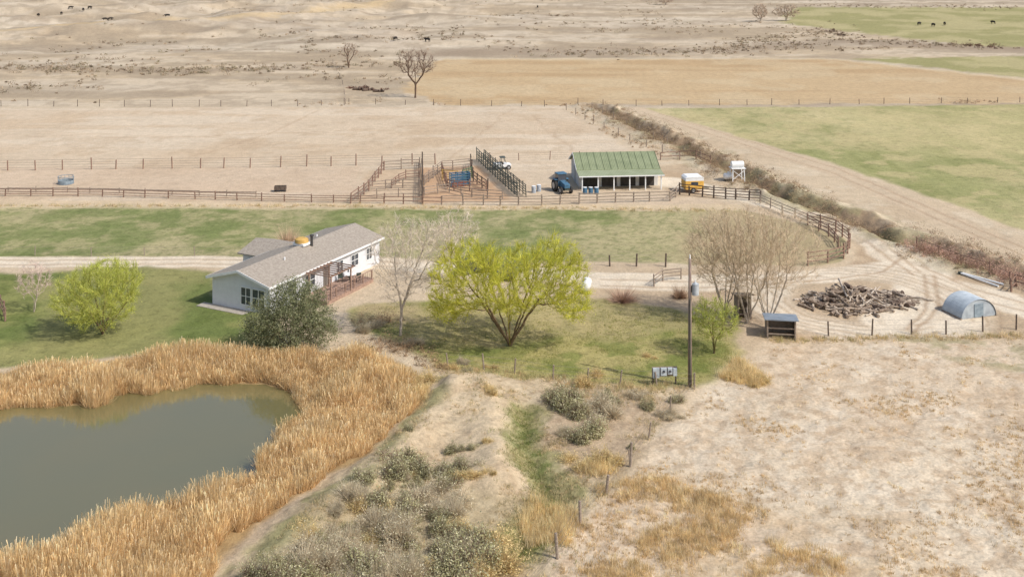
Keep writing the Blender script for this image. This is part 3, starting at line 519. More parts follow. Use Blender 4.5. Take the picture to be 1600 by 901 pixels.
# ------------------------------------------------------------ fences
wood_g=pm('weathered_wood',S(170,154,138),S(132,118,104),3,.9,.3,stretch=(1,1,4)); wood_r=pm('red_brown_wood',S(160,130,112),S(124,100,86),3,.9,.3); wood_d=pm('dark_wood',S(116,102,90),S(84,72,64),3,.9,.3)
wire=pm('wire_steel',S(160,150,140),S(120,104,92),8,.6,.05,.3); steel=pm('dark_green_steel',S(92,100,90),S(66,70,66),5,.6,.1,.2)
def fence(pp,label,ph=1.4,sp=4,pr=.09,rails=(.5,1.15),rw=(.05,.11),mat=wood_g,name='rail_fence',group=None,wires=False,lean=.05,jit=.15):
    pts=[Vector((*P(a,b),0)) for a,b in pp]; L_=[0]
    for a,b_ in zip(pts[:-1],pts[1:]): L_.append(L_[-1]+(b_-a).length)
    n=max(1,min(98,round(L_[-1]/sp))); arr=np.array([[p.x,p.y] for p in pts]); t=np.linspace(0,L_[-1],n+1); t[1:-1]+=rng.normal(size=n-1)*sp*.07
    X_=np.interp(t,L_,arr[:,0]); Y_=np.interp(t,L_,arr[:,1]); Z_=hf(X_,Y_)
    root=thing(name,(X_[0],Y_[0],Z_[0]),0,label,'fence',group)
    m=MB().tube((0,0,-.3),(0,0,ph),pr,pr*.85,7).mesh('fence_post'); recalc(m); m.materials.append(mat)
    for i in range(n+1):
        o=bpy.data.objects.new('fence_post',m); o.parent=root; o.location=(X_[i]-X_[0],Y_[i]-Y_[0],Z_[i]-Z_[0]); o.rotation_euler=(random.uniform(-lean,lean),random.uniform(-lean,lean),random.uniform(0,3)); o.scale=(1,1,1+random.uniform(-jit,jit)); link(o)
    off=0 if wires else pr
    for hgt in rails:
        mb=MB()
        for i in range(n):
            a=Vector((X_[i]-X_[0],Y_[i]-Y_[0],Z_[i]-Z_[0]+hgt*ph+random.uniform(-.05,.05)*(not wires))); b_=Vector((X_[i+1]-X_[0],Y_[i+1]-Y_[0],Z_[i+1]-Z_[0]+hgt*ph+random.uniform(-.05,.05)*(not wires)))
            sh=Vector((0,-off,0))
            if wires: mb.tube(a,b_,rw[0],rw[0],3,False)
            else: mb.beam(a+sh,b_+sh,rw[0],rw[1])
        part(root,'fence_wire' if wires else 'fence_rail',mb,wire if wires else mat)
    return root
W3=dict(wires=True,rails=(.35,.62,.92),rw=(.009,.009))
fence([(-30,166),(230,167),(470,166),(538,164)],'long weathered post and wire rangeland fence',1.3,5,.07,mat=wood_d,name='wire_fence',**W3)
fence([(545,163),(880,167),(1100,165),(1330,163),(1640,160)],'wire fence with dark posts beside stubble field',1.2,6,.07,mat=wood_d,name='wire_fence',**W3)
fence([(520,100),(535,130),(540,163)],'short post fence crossing dry rangeland',1.2,14,.08,mat=wood_g,name='wire_fence',**W3)
fence([(-30,267),(200,264),(400,262),(590,258),(680,257)],'reddish post and mesh fence along bare paddock',1.6,4.0,.1,rails=(.25,.5,.72,.95),rw=(.018,.018),mat=wood_r,name='wire_fence',wires=True)
fence([(765,251),(830,250),(905,249)],'sagging wire fence behind the corral',1.2,5,.07,mat=wood_r,name='wire_fence',**W3)
fence([(-30,306),(150,307),(300,311),(480,316),(600,318)],'long low brown plank fence beside green pasture',1.05,3.2,.09,rails=(.3,.62,.9),rw=(.05,.08),mat=wood_r)
fence([(-30,301),(120,301),(240,304),(400,308)],'weathered feed bunk rail fence in paddock',.8,4,.07,rails=(.75,),rw=(.05,.16),mat=wood_g)
fence([(548,318),(575,300),(600,266)],'angled brown plank corral fence',1.5,2.5,.1,rails=(.3,.6,.9),mat=wood_r)
fence([(600,266),(655,263)],'short plank corral fence panel',1.5,2.5,.1,rails=(.3,.6,.9),mat=wood_g)
fence([(577,297),(620,294),(655,294)],'low plank fence dividing the corral',1.3,2.5,.1,rails=(.3,.6,.9),mat=wood_g)
fence([(612,294),(628,280),(655,278)],'low brown gate panels inside the corral',1.2,2.0,.08,rails=(.3,.6,.9),mat=wood_r)
fence([(560,312),(610,308),(655,308)],'grey pole fence along the corral lane',1.2,2.4,.08,rails=(.4,.85),rw=(.05,.09),mat=wood_g)
fence([(660,318),(660,282),(660,256)],'dark plank corral fence beside loading pen',1.6,2.2,.12,rails=(.25,.5,.75,.95),mat=wood_d)
fence([(663,290),(690,268),(735,264)],'weathered plank fence of the working pen',1.6,2.3,.1,rails=(.25,.5,.75,.95),mat=wood_g)
fence([(663,306),(700,300),(730,308),(785,312)],'grey plank fence at the pen front',1.3,2.2,.09,rails=(.3,.6,.9),rw=(.05,.09),mat=wood_g)
fence([(690,268),(700,298),(760,299)],'brown plank fence around the squeeze pen',1.5,2.2,.1,rails=(.3,.6,.9),mat=wood_r)
fence([(735,258),(740,285),(762,299)],'plank fence beside the cattle alley',1.6,2.2,.1,rails=(.3,.6,.9),mat=wood_d)
fence([(745,250),(778,281),(808,308)],'dark green steel cattle alley fence',1.9,1.6,.07,rails=(.15,.3,.45,.6,.75,.95),rw=(.06,.1),mat=steel)
fence([(756,250),(790,281),(822,308)],'dark steel panel of the cattle alley',1.7,1.6,.07,rails=(.2,.4,.6,.8,.95),rw=(.06,.08),mat=steel)
fence([(690,320),(830,321),(905,319)],'weathered plank corral front fence beside pasture',1.3,2.4,.1,rails=(.35,.65,.92),rw=(.05,.08),mat=wood_g)
fence([(600,318),(690,320)],'brown rail fence joining the corral',1.2,2.6,.1,rails=(.35,.8),mat=wood_r)
fence([(905,318),(1050,314),(1062,302)],'weathered plank fence before the barn',1.4,2.4,.11,rails=(.3,.6,.92),mat=wood_g)
fence([(1062,304),(1120,310),(1188,314)],'dark heavy plank fence beside the driveway',1.5,1.6,.12,rails=(.25,.5,.75,.97),mat=wood_d)
fence([(1188,318),(1225,335),(1262,350)],'grey weathered rail fence along the driveway',1.3,2.8,.08,rails=(.35,.65,.92),rw=(.05,.07),mat=wood_g)
fence([(1262,350),(1305,362),(1326,378),(1328,392),(1318,403)],'curved reddish brown rail fence around pasture end',1.5,2.2,.1,rails=(.25,.5,.75,.97),rw=(.05,.08),mat=wood_r)
fence([(1318,404),(1280,414),(1262,415)],'reddish rail fence closing the pasture corner',1.5,2.2,.1,rails=(.3,.6,.92),mat=wood_r)
fence([(1262,352),(1300,372),(1310,388)],'inner rail fence of the curved corral',1.3,2.4,.09,rails=(.35,.7,.95),mat=wood_r)
fence([(905,414),(960,416),(1040,417)],'brown wire fence with posts at pasture edge',1.3,2.8,.1,mat=wood_d,name='wire_fence',**W3)
fence([(1022,447),(1040,436),(1064,436)],'weathered wooden yard fence beside a gate',1.2,1.8,.08,rails=(.35,.65,.92),mat=wood_g)
fence([(-30,399),(340,400),(480,398)],'thin wire fence between pasture and lane',1.0,6,.05,mat=wood_g,name='wire_fence',**W3)
fence([(1240,524),(1360,524),(1480,521),(1640,512)],'post and wire fence across the yard edge',1.4,3.4,.08,mat=wood_d,name='wire_fence',**W3)
fence([(700,574),(775,578),(862,592),(960,600),(1085,608)],'leaning wire fence bordering the lawn',1.2,3.0,.07,mat=wood_g,name='wire_fence',lean=.12,**W3)
fence([(1085,610),(1050,640),(1010,690),(985,730)],'old wire fence running down the bank',1.2,4,.06,mat=wood_g,name='wire_fence',lean=.12,**W3)
fence([(985,730),(912,812),(873,872),(835,905),(810,950)],'wire fence with weathered posts beside dry field',1.4,4.2,.1,mat=wood_g,name='wire_fence',lean=.12,**W3)
fence([(885,172),(960,210),(1062,250)],'sandy paddock side fence with wooden posts',1.3,6,.09,mat=wood_g,name='wire_fence',**W3)
fence([(925,172),(1010,212),(1095,250)],'second post fence running beside the ditch',1.3,6,.08,mat=wood_g,name='wire_fence',**W3)
fence([(1032,250),(1070,248),(1110,256)],'short wooden fence behind the barn',1.3,3,.09,rails=(.4,.9),mat=wood_r)
fence([(1580,455),(1588,448),(1640,462)],'weathered wooden gate fence beside ditch',1.3,2,.12,rails=(.4,.9),mat=wood_r)
fence([(1432,392),(1500,414),(1578,444)],'rusty brown fence standing in ditch brush',1.2,3.6,.08,rails=(.9,),rw=(.04,.06),mat=wood_r)
fence([(-30,470),(4,482),(8,500)],'old plank fence at the lawn edge',1.3,2,.1,rails=(.3,.6,.9),mat=wood_r)
# ------------------------------------------------------------ house
glass=pm('dark_glass',(.04,.05,.065),(.07,.08,.1),2,.08,.0,spec=.8); white=pm('white_trim',(.82,.82,.80),(.74,.74,.72),3,.6,.05)
siding=pm('pale_siding',(.80,.81,.83),(.74,.75,.77),2,.7,.4,wave=('Z',4.2,'SAW')); shingle=pm('tan_shingle',S(190,178,162),S(162,150,136),5,.95,.6,wave=('X',3.2,'SAW'))
conc=pm('patio_concrete',S(188,178,164),S(168,158,144),3,.9,.1)
th=math.radians(-27); hb=G(332,475); W=6.9; LH=18.0
A=thing('ranch_house',(hb.x,hb.y,hb.z),th,'white single-storey ranch house with tan shingle roof','house')
EH=2.7; RH=3.65
mb=MB(); prof=[(0,-.3),(W,-.3),(W,EH),(W/2,RH-.05),(0,EH)]
mb.prism(prof,0,LH); part(A,'wall',mb,siding)
def slope(mb,x0,z0,x1,z1,y0,y1,t=.14):
    mb.add([(x0,y0,z0),(x1,y0,z1),(x1,y1,z1),(x0,y1,z0),(x0,y0,z0+t),(x1,y0,z1+t),(x1,y1,z1+t),(x0,y1,z0+t)],[(0,3,2,1),(4,5,6,7),(0,1,5,4),(1,2,6,5),(2,3,7,6),(3,0,4,7)])
mb=MB(); sl=(RH-EH)/(W/2); ov=.35
slope(mb,-ov,EH-ov*sl+.03,W/2,RH+.03,-.5,LH+.4); slope(mb,W+ov,EH-ov*sl+.03,W/2,RH+.03,-.5,LH+.4)
rf_=part(A,'roof',mb,shingle)
mb=MB(); 
for x0,x1,s_ in ((-ov,W/2,1),(W+ov,W/2,1)): mb.beam((x0,-.53,EH-ov*sl+.06),(x1,-.53,RH+.06),.05,.24)
mb.beam((W+ov+.02,-.5,EH-ov*sl+.06),(W+ov+.02,LH+.4,EH-ov*sl+.06),.05,.2); mb.beam((-ov-.02,-.5,EH-ov*sl+.06),(-ov-.02,LH+.4,EH-ov*sl+.06),.05,.2)
part(A,'fascia',mb,white)
part(A,'corner_trim',MB().box(W-.1,-.03,-.2,W+.03,-.004,EH-.05),white)
def window(parent,x,y,z,w,h,face):
    e=thing('window',(x,y,z),0 if face=='f' else math.pi/2); e.parent=parent
    fr_=MB().box(-w/2-.08,-.07,-.08,w/2+.08,-.012,0).box(-w/2-.08,-.07,h,w/2+.08,-.012,h+.08).box(-w/2-.08,-.07,0,-w/2,-.012,h).box(w/2,-.07,0,w/2+.08,-.012,h).box(-.03,-.065,0,.03,-.012,h).box(-w/2,-.06,h*.5-.025,-.03,-.012,h*.5+.025).box(.03,-.06,h*.5-.025,w/2,-.012,h*.5+.025)
    part(e,'frame',fr_,white); part(e,'pane',MB().box(-w/2,-.03,0,w/2,-.008,h),glass); return e
for x,w in ((4.1,1.1),(5.6,1.4)): window(A,x,0,.6,w,1.55,'f')
for y,w in ((3.2,1.2),(6.0,1.4),(10.8,1.0),(13.4,1.2),(16.0,.9)): window(A,W,y,1.0,w,1.15,'r')
d=thing('door',(W,8.6,0),math.pi/2); d.parent=A
part(d,'door_panel',MB().box(-.5,-.05,.1,.5,-.01,2.15).box(-.35,-.07,1.2,.35,-.05,1.95),pm('door_tan',S(150,140,130)))
part(d,'handle',MB().box(.38,-.13,1.05,.44,-.05,1.12),steel)
ch=MB().tube((4.2,9.8,3.2),(4.2,9.8,4.6),.14,.14,12).tube((4.2,9.8,4.6),(4.2,9.8,4.75),.22,.2,12); part(rf_,'chimney',ch,pm('black_stovepipe',(.05,.05,.05),(.09,.08,.07),5,.5))
part(rf_,'roof_vent',MB().tube((4.6,5.0,3.2),(4.6,5.0,3.75),.08,.08,10),white); part(rf_,'roof_vent',MB().tube((2.4,13.0,3.2),(2.4,13.0,3.75),.08,.08,10),white)
ck=thing('rooftop_cooler',(3.4,9.2,3.75),0); ck.parent=A
part(ck,'cooler_housing',MB().box(-.7,-.6,0,.7,.6,.28),white,bevel=.05)
part(ck,'cooler_cover',MB().tube((0,0,.285),(0,0,.62),.7,.66,20).tube((0,0,.62),(0,0,.72),.66,.4,20),pm('tan_cover',S(214,176,104),S(196,156,86),4,.8),label='golden tan rounded cooler cover')
mb=MB(); mb.add([(-3.2,8,-.3),(-3.2,13,-.3),(-3.2,13,2.4),(-3.2,10.5,3.1),(-3.2,8,2.4),(-.004,8,-.3),(-.004,13,-.3),(-.004,13,2.4),(-.004,10.5,3.1),(-.004,8,2.4)],[(0,1,2,3,4),(9,8,7,6,5),(0,5,6,1),(1,6,7,2),(0,4,9,5),(2,7,8,3),(4,3,8,9)])
part(A,'wing_wall',mb,siding)
mb=MB(); 
for y0,y1 in ((7.6,10.5),(13.4,10.5)):
    z0,z1=2.32,3.16; mb.add([(-3.6,y0,z0),(1.0,y0,z0),(1.0,y1,z1),(-3.6,y1,z1),(-3.6,y0,z0+.12),(1.0,y0,z0+.12),(1.0,y1,z1+.12),(-3.6,y1,z1+.12)],[(0,3,2,1),(4,5,6,7),(0,1,5,4),(1,2,6,5),(2,3,7,6),(3,0,4,7)])
part(A,'wing_roof',mb,shingle)
part(A,'patio_slab',MB().box(-1.0,-1.1,-.1,W-2.2,-.004,.06),conc); part(A,'side_step',MB().box(W+.004,1.0,-.1,W+1.4,3.0,.16),conc)
redw=pm('redwood_stain',S(180,150,132),S(148,122,106),4,.85,.2)
MW=Matrix.Translation(hb)@Matrix.Rotation(th,4,'Z')
D_=thing('wooden_deck',MW@Vector((W+.03,4.6,0)),th,'weathered brown wooden deck with railing beside the house','deck')
DL=8.0
mb=MB(); 
for i in range(20): mb.box(0,i*.4,.32,3.0,i*.4+.36,.38)
mb.box(.05,.05,-.2,2.95,.12,.31).box(.05,DL-.2,-.2,2.95,DL-.13,.31).box(2.9,.14,-.2,2.97,DL-.22,.31); part(D_,'deck_floor',mb,redw)
mb=MB()
for y in np.arange(0.1,DL,1.5): mb.box(2.86,y,.383,2.94,y+.08,1.25)
for y in np.arange(.3,DL-.1,.3): mb.box(2.88,y,.5,2.91,y+.03,1.2)
mb.box(2.84,.1,1.251,2.96,DL,1.3); part(D_,'railing',mb,redw)
PG=thing('pergola',MW@Vector((W+.4,5.2,.38)),th,'brown slatted wooden pergola over the deck','pergola')
for x,y in ((0,0),(2.6,0),(0,3.2),(2.6,3.2)): part(PG,'post',MB().box(x,y,0,x+.12,y+.12,2.1),redw)
mb=MB(); 
for x in (0,2.6): mb.box(x-.02,-.4,2.103,x+.1,3.7,2.25)
part(PG,'beam',mb,redw)
mb=MB()
for i in range(8): mb.box(-.3,-.35+i*.55,2.253,3.0,-.3+i*.55,2.36)
part(PG,'slat_roof',mb,redw)
t=thing('patio_table',MW@Vector((W+1.4,10.6,.38)),th,'small pale patio table on the wooden deck','table')
part(t,'table_top',MB().tube((0,0,.7),(0,0,.74),.55,.55,20),white); part(t,'pedestal',MB().tube((0,0,0),(0,0,.7),.06,.06,8).tube((0,0,0),(0,0,.04),.3,.3,14),steel)
for k,(cx_,cy_,cr) in enumerate([(W+.7,10.0,.6),(W+2.2,10.9,-2.2),(W+.8,11.6,2.4)]):
    t=thing('patio_chair',MW@Vector((cx_,cy_,.38)),th+cr,'small dark patio chair on the wooden deck','chair','chairs on the deck')
    part(t,'seat',MB().box(-.25,-.25,.42,.25,.25,.47),steel); part(t,'backrest',MB().box(-.25,.22,.48,.25,.26,.95),steel)
    for x in (-.22,.22):
        for y in (-.22,.22): part(t,'leg',MB().box(x-.02,y-.02,0,x+.02,y+.02,.417),steel)
# ------------------------------------------------------------ barn
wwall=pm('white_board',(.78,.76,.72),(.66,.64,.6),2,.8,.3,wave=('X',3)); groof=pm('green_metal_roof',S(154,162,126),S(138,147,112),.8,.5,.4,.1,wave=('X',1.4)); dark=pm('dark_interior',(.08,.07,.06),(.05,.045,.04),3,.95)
bb=G(908,298); B=thing('barn',bb,math.radians(5),'white barn with green metal roof and open porch','barn')
BW=11.2; 
mb=MB()
mb.prism([(2.2,-.2),(9.5,-.2),(9.5,2.35),(5.85,3.95),(2.2,2.35)],0,BW)
me=mb.mesh('wall')
for v in me.vertices: v.co=(v.co.y,v.co.x,v.co.z)
recalc(me); me.materials.append(wwall); o=bpy.data.objects.new('wall',me); o.parent=B; link(o)
mb=MB()
def rs(y0,z0,y1,z1,x0,x1,t=.08): mb.add([(x0,y0,z0),(x1,y0,z0),(x1,y1,z1),(x0,y1,z1),(x0,y0,z0+t),(x1,y0,z0+t),(x1,y1,z1+t),(x0,y1,z1+t)],[(0,3,2,1),(4,5,6,7),(0,1,5,4),(1,2,6,5),(2,3,7,6),(3,0,4,7)])
rs(2.0,2.33,5.85,4.02,-.35,BW+.35); rs(9.8,2.3,5.85,4.02,-.35,BW+.35); part(B,'roof',mb,groof)
mb=MB(); rs(-.5,1.95,2.02,2.3,-.35,BW+.35,.06); part(B,'porch_roof',mb,pm('pale_green_roof',S(172,178,144),S(156,163,128),.8,.5,.4,.1,wave=('X',1.4)))
mb=MB().box(-.36,-.53,1.93,BW+.36,-.5,2.08).beam((-.37,2.0,2.36),(-.37,5.85,4.05),.04,.2).beam((-.37,9.8,2.33),(-.37,5.85,4.05),.04,.2); part(B,'trim',mb,white)
mb=MB()
for i in range(13): x=-.3+i*(BW+.6)/12; mb.beam((x,2.02,2.46),(x,5.8,4.12),.05,.06)
part(B,'roof_ribs',mb,groof)
for i in range(6): part(B,'porch_post',MB().box(.05+i*2.2,-.3,-.2,.2+i*2.2,-.15,1.94),white)
for i in range(4): part(B,'stall_shade_panel',MB().box(.6+i*2.65,2.1,.05,2.7+i*2.65,2.19,1.95),dark)  # dark slabs on the solid wall stand in for shade inside open stalls
part(B,'side_door',MB().box(-.06,5.0,0,-.008,6.6,2.1),pm('door_grey',S(190,190,186)))
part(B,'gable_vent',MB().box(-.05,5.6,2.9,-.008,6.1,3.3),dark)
# ------------------------------------------------------------ wheels & vehicles
rubber=pm('tyre_rubber',(.03,.03,.03),(.05,.045,.04),8,.9); rimm=pm('wheel_rim',(.5,.5,.5),(.4,.4,.4),4,.4,.05,.5)
def wheel(parent,x,y,r,w,rim=rimm):
    e=thing('wheel',(x,y,r),0); e.parent=parent
    part(e,'tyre',MB().tube((0,-w/2,0),(0,w/2,0),r,r,20),rubber,bevel=.03); part(e,'rim',MB().tube((0,-w/2-.01,0),(0,w/2+.01,0),r*.55,r*.55,16),rim); return e
blue=pm('blue_paint',S(84,122,148),S(64,100,126),3,.5,.05); 
T_=thing('tractor',G(878,299),math.radians(-70),'blue farm tractor parked beside the barn','tractor')
part(T_,'hood',MB().prism([(.2,.8),(1.9,.8),(1.95,1.35),(.2,1.6)],-.4,.4),blue,bevel=.05)
part(T_,'chassis',MB().box(-.9,-.3,.5,1.8,.3,.8),steel)
part(T_,'cab_window',MB().prism([(-1.0,1.5),(.19,1.5),(.1,2.35),(-.9,2.35)],-.6,.6),glass); part(T_,'cab_roof',MB().box(-1.05,-.7,2.36,.2,.7,2.5),blue,bevel=.04); part(T_,'cab_base',MB().box(-1.0,-.6,.81,.19,.6,1.49),blue)
for y in (-.85,.85): wheel(T_,-.5,y,.8,.42); wheel(T_,1.4,y*.85,.48,.28); part(T_,'fender',MB().box(-1.1,y-.2,1.62,.1,y+.2,1.68),blue)
part(T_,'exhaust_pipe',MB().tube((1.0,.2,1.4),(1.0,.2,2.3),.05),steel)
def car(loc,rot,paint,label):
    c=thing('parked_car',loc,rot,label,'car')
    part(c,'body',MB().prism([(-2.2,.35),(2.2,.35),(2.25,.7),(2.1,.9),(1.2,1.0),(-1.6,1.02),(-2.2,.95)],-.88,.88),paint,bevel=.07)
    part(c,'window',MB().prism([(-1.9,1.0),(1.1,.99),(.45,1.42),(-1.5,1.45)],-.76,.76),glass,bevel=.03); part(c,'roof',MB().prism([(-1.55,1.45),(.45,1.43),(.35,1.5),(-1.4,1.53)],-.74,.74),paint)
    for x in (-1.4,1.4):
        for y in (-.82,.82): wheel(c,x,y,.34,.22)
    for y in (-.62,.62): part(c,'headlight',MB().box(2.2,y-.15,.62,2.27,y+.15,.78),white)
    return c
car(G(748,424),math.radians(15),pm('navy_paint',S(60,62,88),S(50,52,76),2,.4,.02),'dark blue car parked behind the willow'); car(G(797,430),math.radians(75),pm('slate_paint',S(66,70,96),S(54,58,82),2,.4,.02),'dark blue car parked on the lane')
u_=thing('utility_cart',G(784,264),math.radians(10),'small white utility cart with dark tyres','utility cart')
part(u_,'body',MB().prism([(-1.3,.4),(1.3,.4),(1.35,.75),(.5,.9),(-.1,.7),(-.2,.95),(-1.35,.95)],-.65,.65),white,bevel=.04); part(u_,'roll_cage',MB().beam((-.2,-.6,.9),(-.1,-.6,1.75),.06).beam((-.2,.6,.9),(-.1,.6,1.75),.06).beam((.6,-.6,.9),(.3,-.6,1.75),.06).beam((.6,.6,.9),(.3,.6,1.75),.06).box(-.3,-.65,1.76,.5,.65,1.82),steel); part(u_,'seat',MB().box(-.15,-.55,.72,.2,.55,1.0),dark)
for x in (-.9,.95):
    for y in (-.68,.68): wheel(u_,x,y,.34,.25)
t=thing('camp_trailer',G(1082,299),math.radians(8),'small white and orange trailer beside the barn','trailer')
part(t,'body',MB().box(-1.3,-1.0,.45,1.3,1.0,1.6),pm('orange_panel',S(232,184,92),S(216,166,76),3,.6),bevel=.05); part(t,'upper_body',MB().box(-1.28,-.98,1.603,1.28,.98,2.0),white,bevel=.05); part(t,'roof',MB().prism([(-1.35,2.0),(1.35,2.0),(1.0,2.25),(-1.0,2.25)],-1.02,1.02),white,bevel=.04); part(t,'window',MB().box(-.5,-1.02,1.1,.5,-.995,1.5),glass); part(t,'hitch',MB().beam((1.25,0,.5),(2.3,0,.45),.1),steel)
for y in (-1.0,1.0): wheel(t,-.2,y,.36,.2)
t=thing('tank_stand',G(1152,281),math.radians(6),'white metal stand with raised fuel tank','tank stand')
for x in (-.8,.8):
    for y in (-.6,.6): part(t,'leg',MB().beam((x*1.1,y*1.1,-.1),(x,y,1.7),.12),white)
part(t,'platform',MB().box(-1.0,-.8,1.703,1.0,.8,1.8),white); part(t,'brace',MB().beam((-.86,-.66,.2),(.82,-.66,1.5),.07).beam((.86,-.68,.2),(-.82,-.68,1.5),.07).beam((-.86,.66,.2),(-.86,-.66,1.5),.07),white); part(t,'tank',MB().tube((-.9,0,2.25),(.9,0,2.25),.44,.44,20),white,bevel=.08)
def tank(name,loc,rot,r,l,label,cat):
    t=thing(name,loc,rot,label,cat); mb=MB(); prof=[(-l/2-r*.5,.02)]+[(-l/2-r*.5*math.cos(a),r*math.sin(a)) for a in np.linspace(.3,1.57,5)]+[(l/2+r*.5*math.cos(a),r*math.sin(a)) for a in np.linspace(1.57,.3,5)]+[(l/2+r*.5,.02)]
    for (x0,r0),(x1,r1) in zip(prof[:-1],prof[1:]): mb.tube((x0,0,r+.25),(x1,0,r+.25),r0,r1,20,False)
    part(t,'shell',mb,white,smooth=True); part(t,'leg',MB().box(-l/2,-r*.6,0,-l/2+.12,r*.6,.5),steel); part(t,'leg',MB().box(l/2-.12,-r*.6,0,l/2,r*.6,.5),steel); part(t,'valve_cap',MB().tube((0,0,2*r+.22),(0,0,2*r+.42),.16),white)
tank('water_tank',G(1138,280),.2,.45,1.0,'white horizontal water tank beside the stand','tank')
tank('propane_tank',G(916,455),math.radians(80),.45,1.8,'white propane tank at the yard edge','tank')
for px,py in ((834,301),(842,299)):
    o=thing('steel_drum',G(px,py),0,'pale steel drum standing near the tractor','drum','drums near the tractor'); part(o,'shell',MB().tube((0,0,0),(0,0,.88),.3,.3,18).tube((0,0,.3),(0,0,.34),.32,.32,18).tube((0,0,.6),(0,0,.64),.32,.32,18),pm('drum_paint',S(200,205,210),S(150,160,170),4,.5)); part(o,'lid',MB().tube((0,0,.885),(0,0,.92),.28,.28,18),white)
for i in range(3):
    o=thing('steel_drum',G(914+i*9,303),0,'blue drum standing under the porch','drum','blue drums by the barn'); part(o,'shell',MB().tube((0,0,0),(0,0,.88),.3,.3,16).tube((0,0,.3),(0,0,.34),.32,.32,16),blue); part(o,'lid',MB().tube((0,0,.885),(0,0,.92),.28,.28,16),white)
t=thing('cattle_squeeze_chute',G(718,291),math.radians(20),'blue steel cattle squeeze chute in the pen','livestock chute')
fr_=MB()
for x in (-1.3,-.4,.5,1.3):
    for y in (-.5,.5): fr_.beam((x,y*.7,0),(x,y,1.9),.1)
    fr_.beam((x,-.5,1.9),(x,.5,1.9),.1)
part(t,'frame',fr_,blue); sb=MB()
for y in (-.5,.5):
    for z in (.4,.75,1.1,1.45,1.8): sb.beam((-1.3,y*(.7+.15*z),z),(1.3,y*(.7+.15*z),z),.05,.14)
part(t,'side_bars',sb,blue); part(t,'head_gate',MB().box(1.36,-.6,0,1.42,-.12,1.9).box(1.36,.12,0,1.42,.6,1.9),blue); part(t,'side_panel',MB().box(-1.3,-.4,.1,.9,-.36,.7),pm('red_panel',S(150,90,70),S(120,70,56)))
gpl=pm('green_panel',S(92,130,96),S(76,112,80),4,.6); ypl=pm('yellow_panel',S(222,186,92),S(204,166,76),4,.6)
for px,py,r_,m_,lb in ((730,280,60,gpl,'green steel livestock gate panel in the pen'),(703,283,-20,ypl,'yellow steel livestock gate panel in the pen')):
    t=thing('gate_panel',G(px,py),math.radians(r_),lb,'gate'); mb=MB()
    for z in (.3,.6,.9,1.2,1.5): mb.beam((-1.2,0,z),(1.2,0,z),.05,.09)
    part(t,'bars',mb,m_)
    for x in (-1.22,1.22): part(t,'upright',MB().box(x-.04,-.05,0,x+.04,.05,1.6),m_)
t=thing('bale_feeder',G(103,287),0,'round grey-blue steel bale feeder in paddock','feeder'); mb=MB(); n=22
gb=pm('blue_grey_steel',S(150,164,172),S(120,134,144),3,.5)
for z,w in ((.05,.05),(.5,.45),(1.05,.06)):
    for i in range(n):
        a0,a1=i*2*math.pi/n,(i+1)*2*math.pi/n
        if w>.2: mb.beam((1.05*math.cos(a0),1.05*math.sin(a0),.3),(1.05*math.cos(a1),1.05*math.sin(a1),.3),.03,.45)
        else: mb.beam((1.05*math.cos(a0),1.05*math.sin(a0),z),(1.05*math.cos(a1),1.05*math.sin(a1),z),.06)
part(t,'ring',mb,gb); mb=MB()
for i in range(12): a0=i*math.pi/6; mb.beam((1.05*math.cos(a0),1.05*math.sin(a0),.5),(1.05*math.cos(a0),1.05*math.sin(a0),1.05),.05)
part(t,'upright_bars',mb,gb)
t=thing('feed_trough',G(438,299),.1,'small dark open stock feed trough','trough'); part(t,'basin',MB().box(-.8,-.45,.25,.8,-.38,.75).box(-.8,.38,.25,.8,.45,.75).box(-.8,-.375,.25,-.73,.375,.75).box(.73,-.375,.25,.8,.375,.75).box(-.725,-.375,.25,.725,.375,.31),wood_d)
for x in (-.7,.7): part(t,'leg',MB().box(x-.05,-.4,0,x+.05,.4,.247),dark)
t=thing('utility_pole',G(1078,603),0,'tall weathered wooden utility pole with grey transformer','utility pole')
part(t,'pole',MB().tube((0,0,-.5),(0,0,9.9),.17,.11,12),pm('pole_wood',S(156,138,124),S(122,104,94),3,.9,.3,stretch=(4,4,.5)),smooth=True)
part(t,'transformer',MB().tube((.42,-.05,7.1),(.42,-.05,7.95),.27,.27,16).tube((.42,-.05,7.95),(.42,-.05,8.05),.2,.12,16),pm('grey_transformer',S(190,196,198),S(166,172,176),3,.4)); part(t,'bracket',MB().box(.1,-.1,7.3,.2,.0,7.8),steel); part(t,'insulator',MB().tube((0,0,9.9),(0,0,10.2),.06,.04),white); part(t,'insulator',MB().tube((.42,-.05,8.05),(.42,-.05,8.3),.05,.03),white); part(t,'conduit',MB().tube((-.02,-.2,0),(-.02,-.16,6.8),.04,.04,6),steel)
t=thing('electric_meter_panel',G(1038,600),math.radians(5),'grey electric meter boxes on a post frame','meter panel')
mg=pm('grey_enclosure',S(196,204,206),S(170,178,182),3,.5)
for x in (-.9,.9): part(t,'post',MB().box(x-.05,-.05,-.2,x+.05,.05,1.35),wood_d)
part(t,'backboard',MB().box(-1.0,-.09,.65,1.0,-.055,1.4),wood_g)
for x,w,z,h in ((-.7,.26,.6,.75),(-.1,.24,.75,.6),(.4,.18,.85,.5),(.8,.16,.7,.6)): part(t,'meter_box',MB().box(x-w,-.28,z,x+w,-.095,z+h),mg,bevel=.02)
for x in (-.1,.4): part(t,'meter_dial',MB().tube((x,-.285,1.1),(x,-.34,1.1),.1,.09,14),glass)
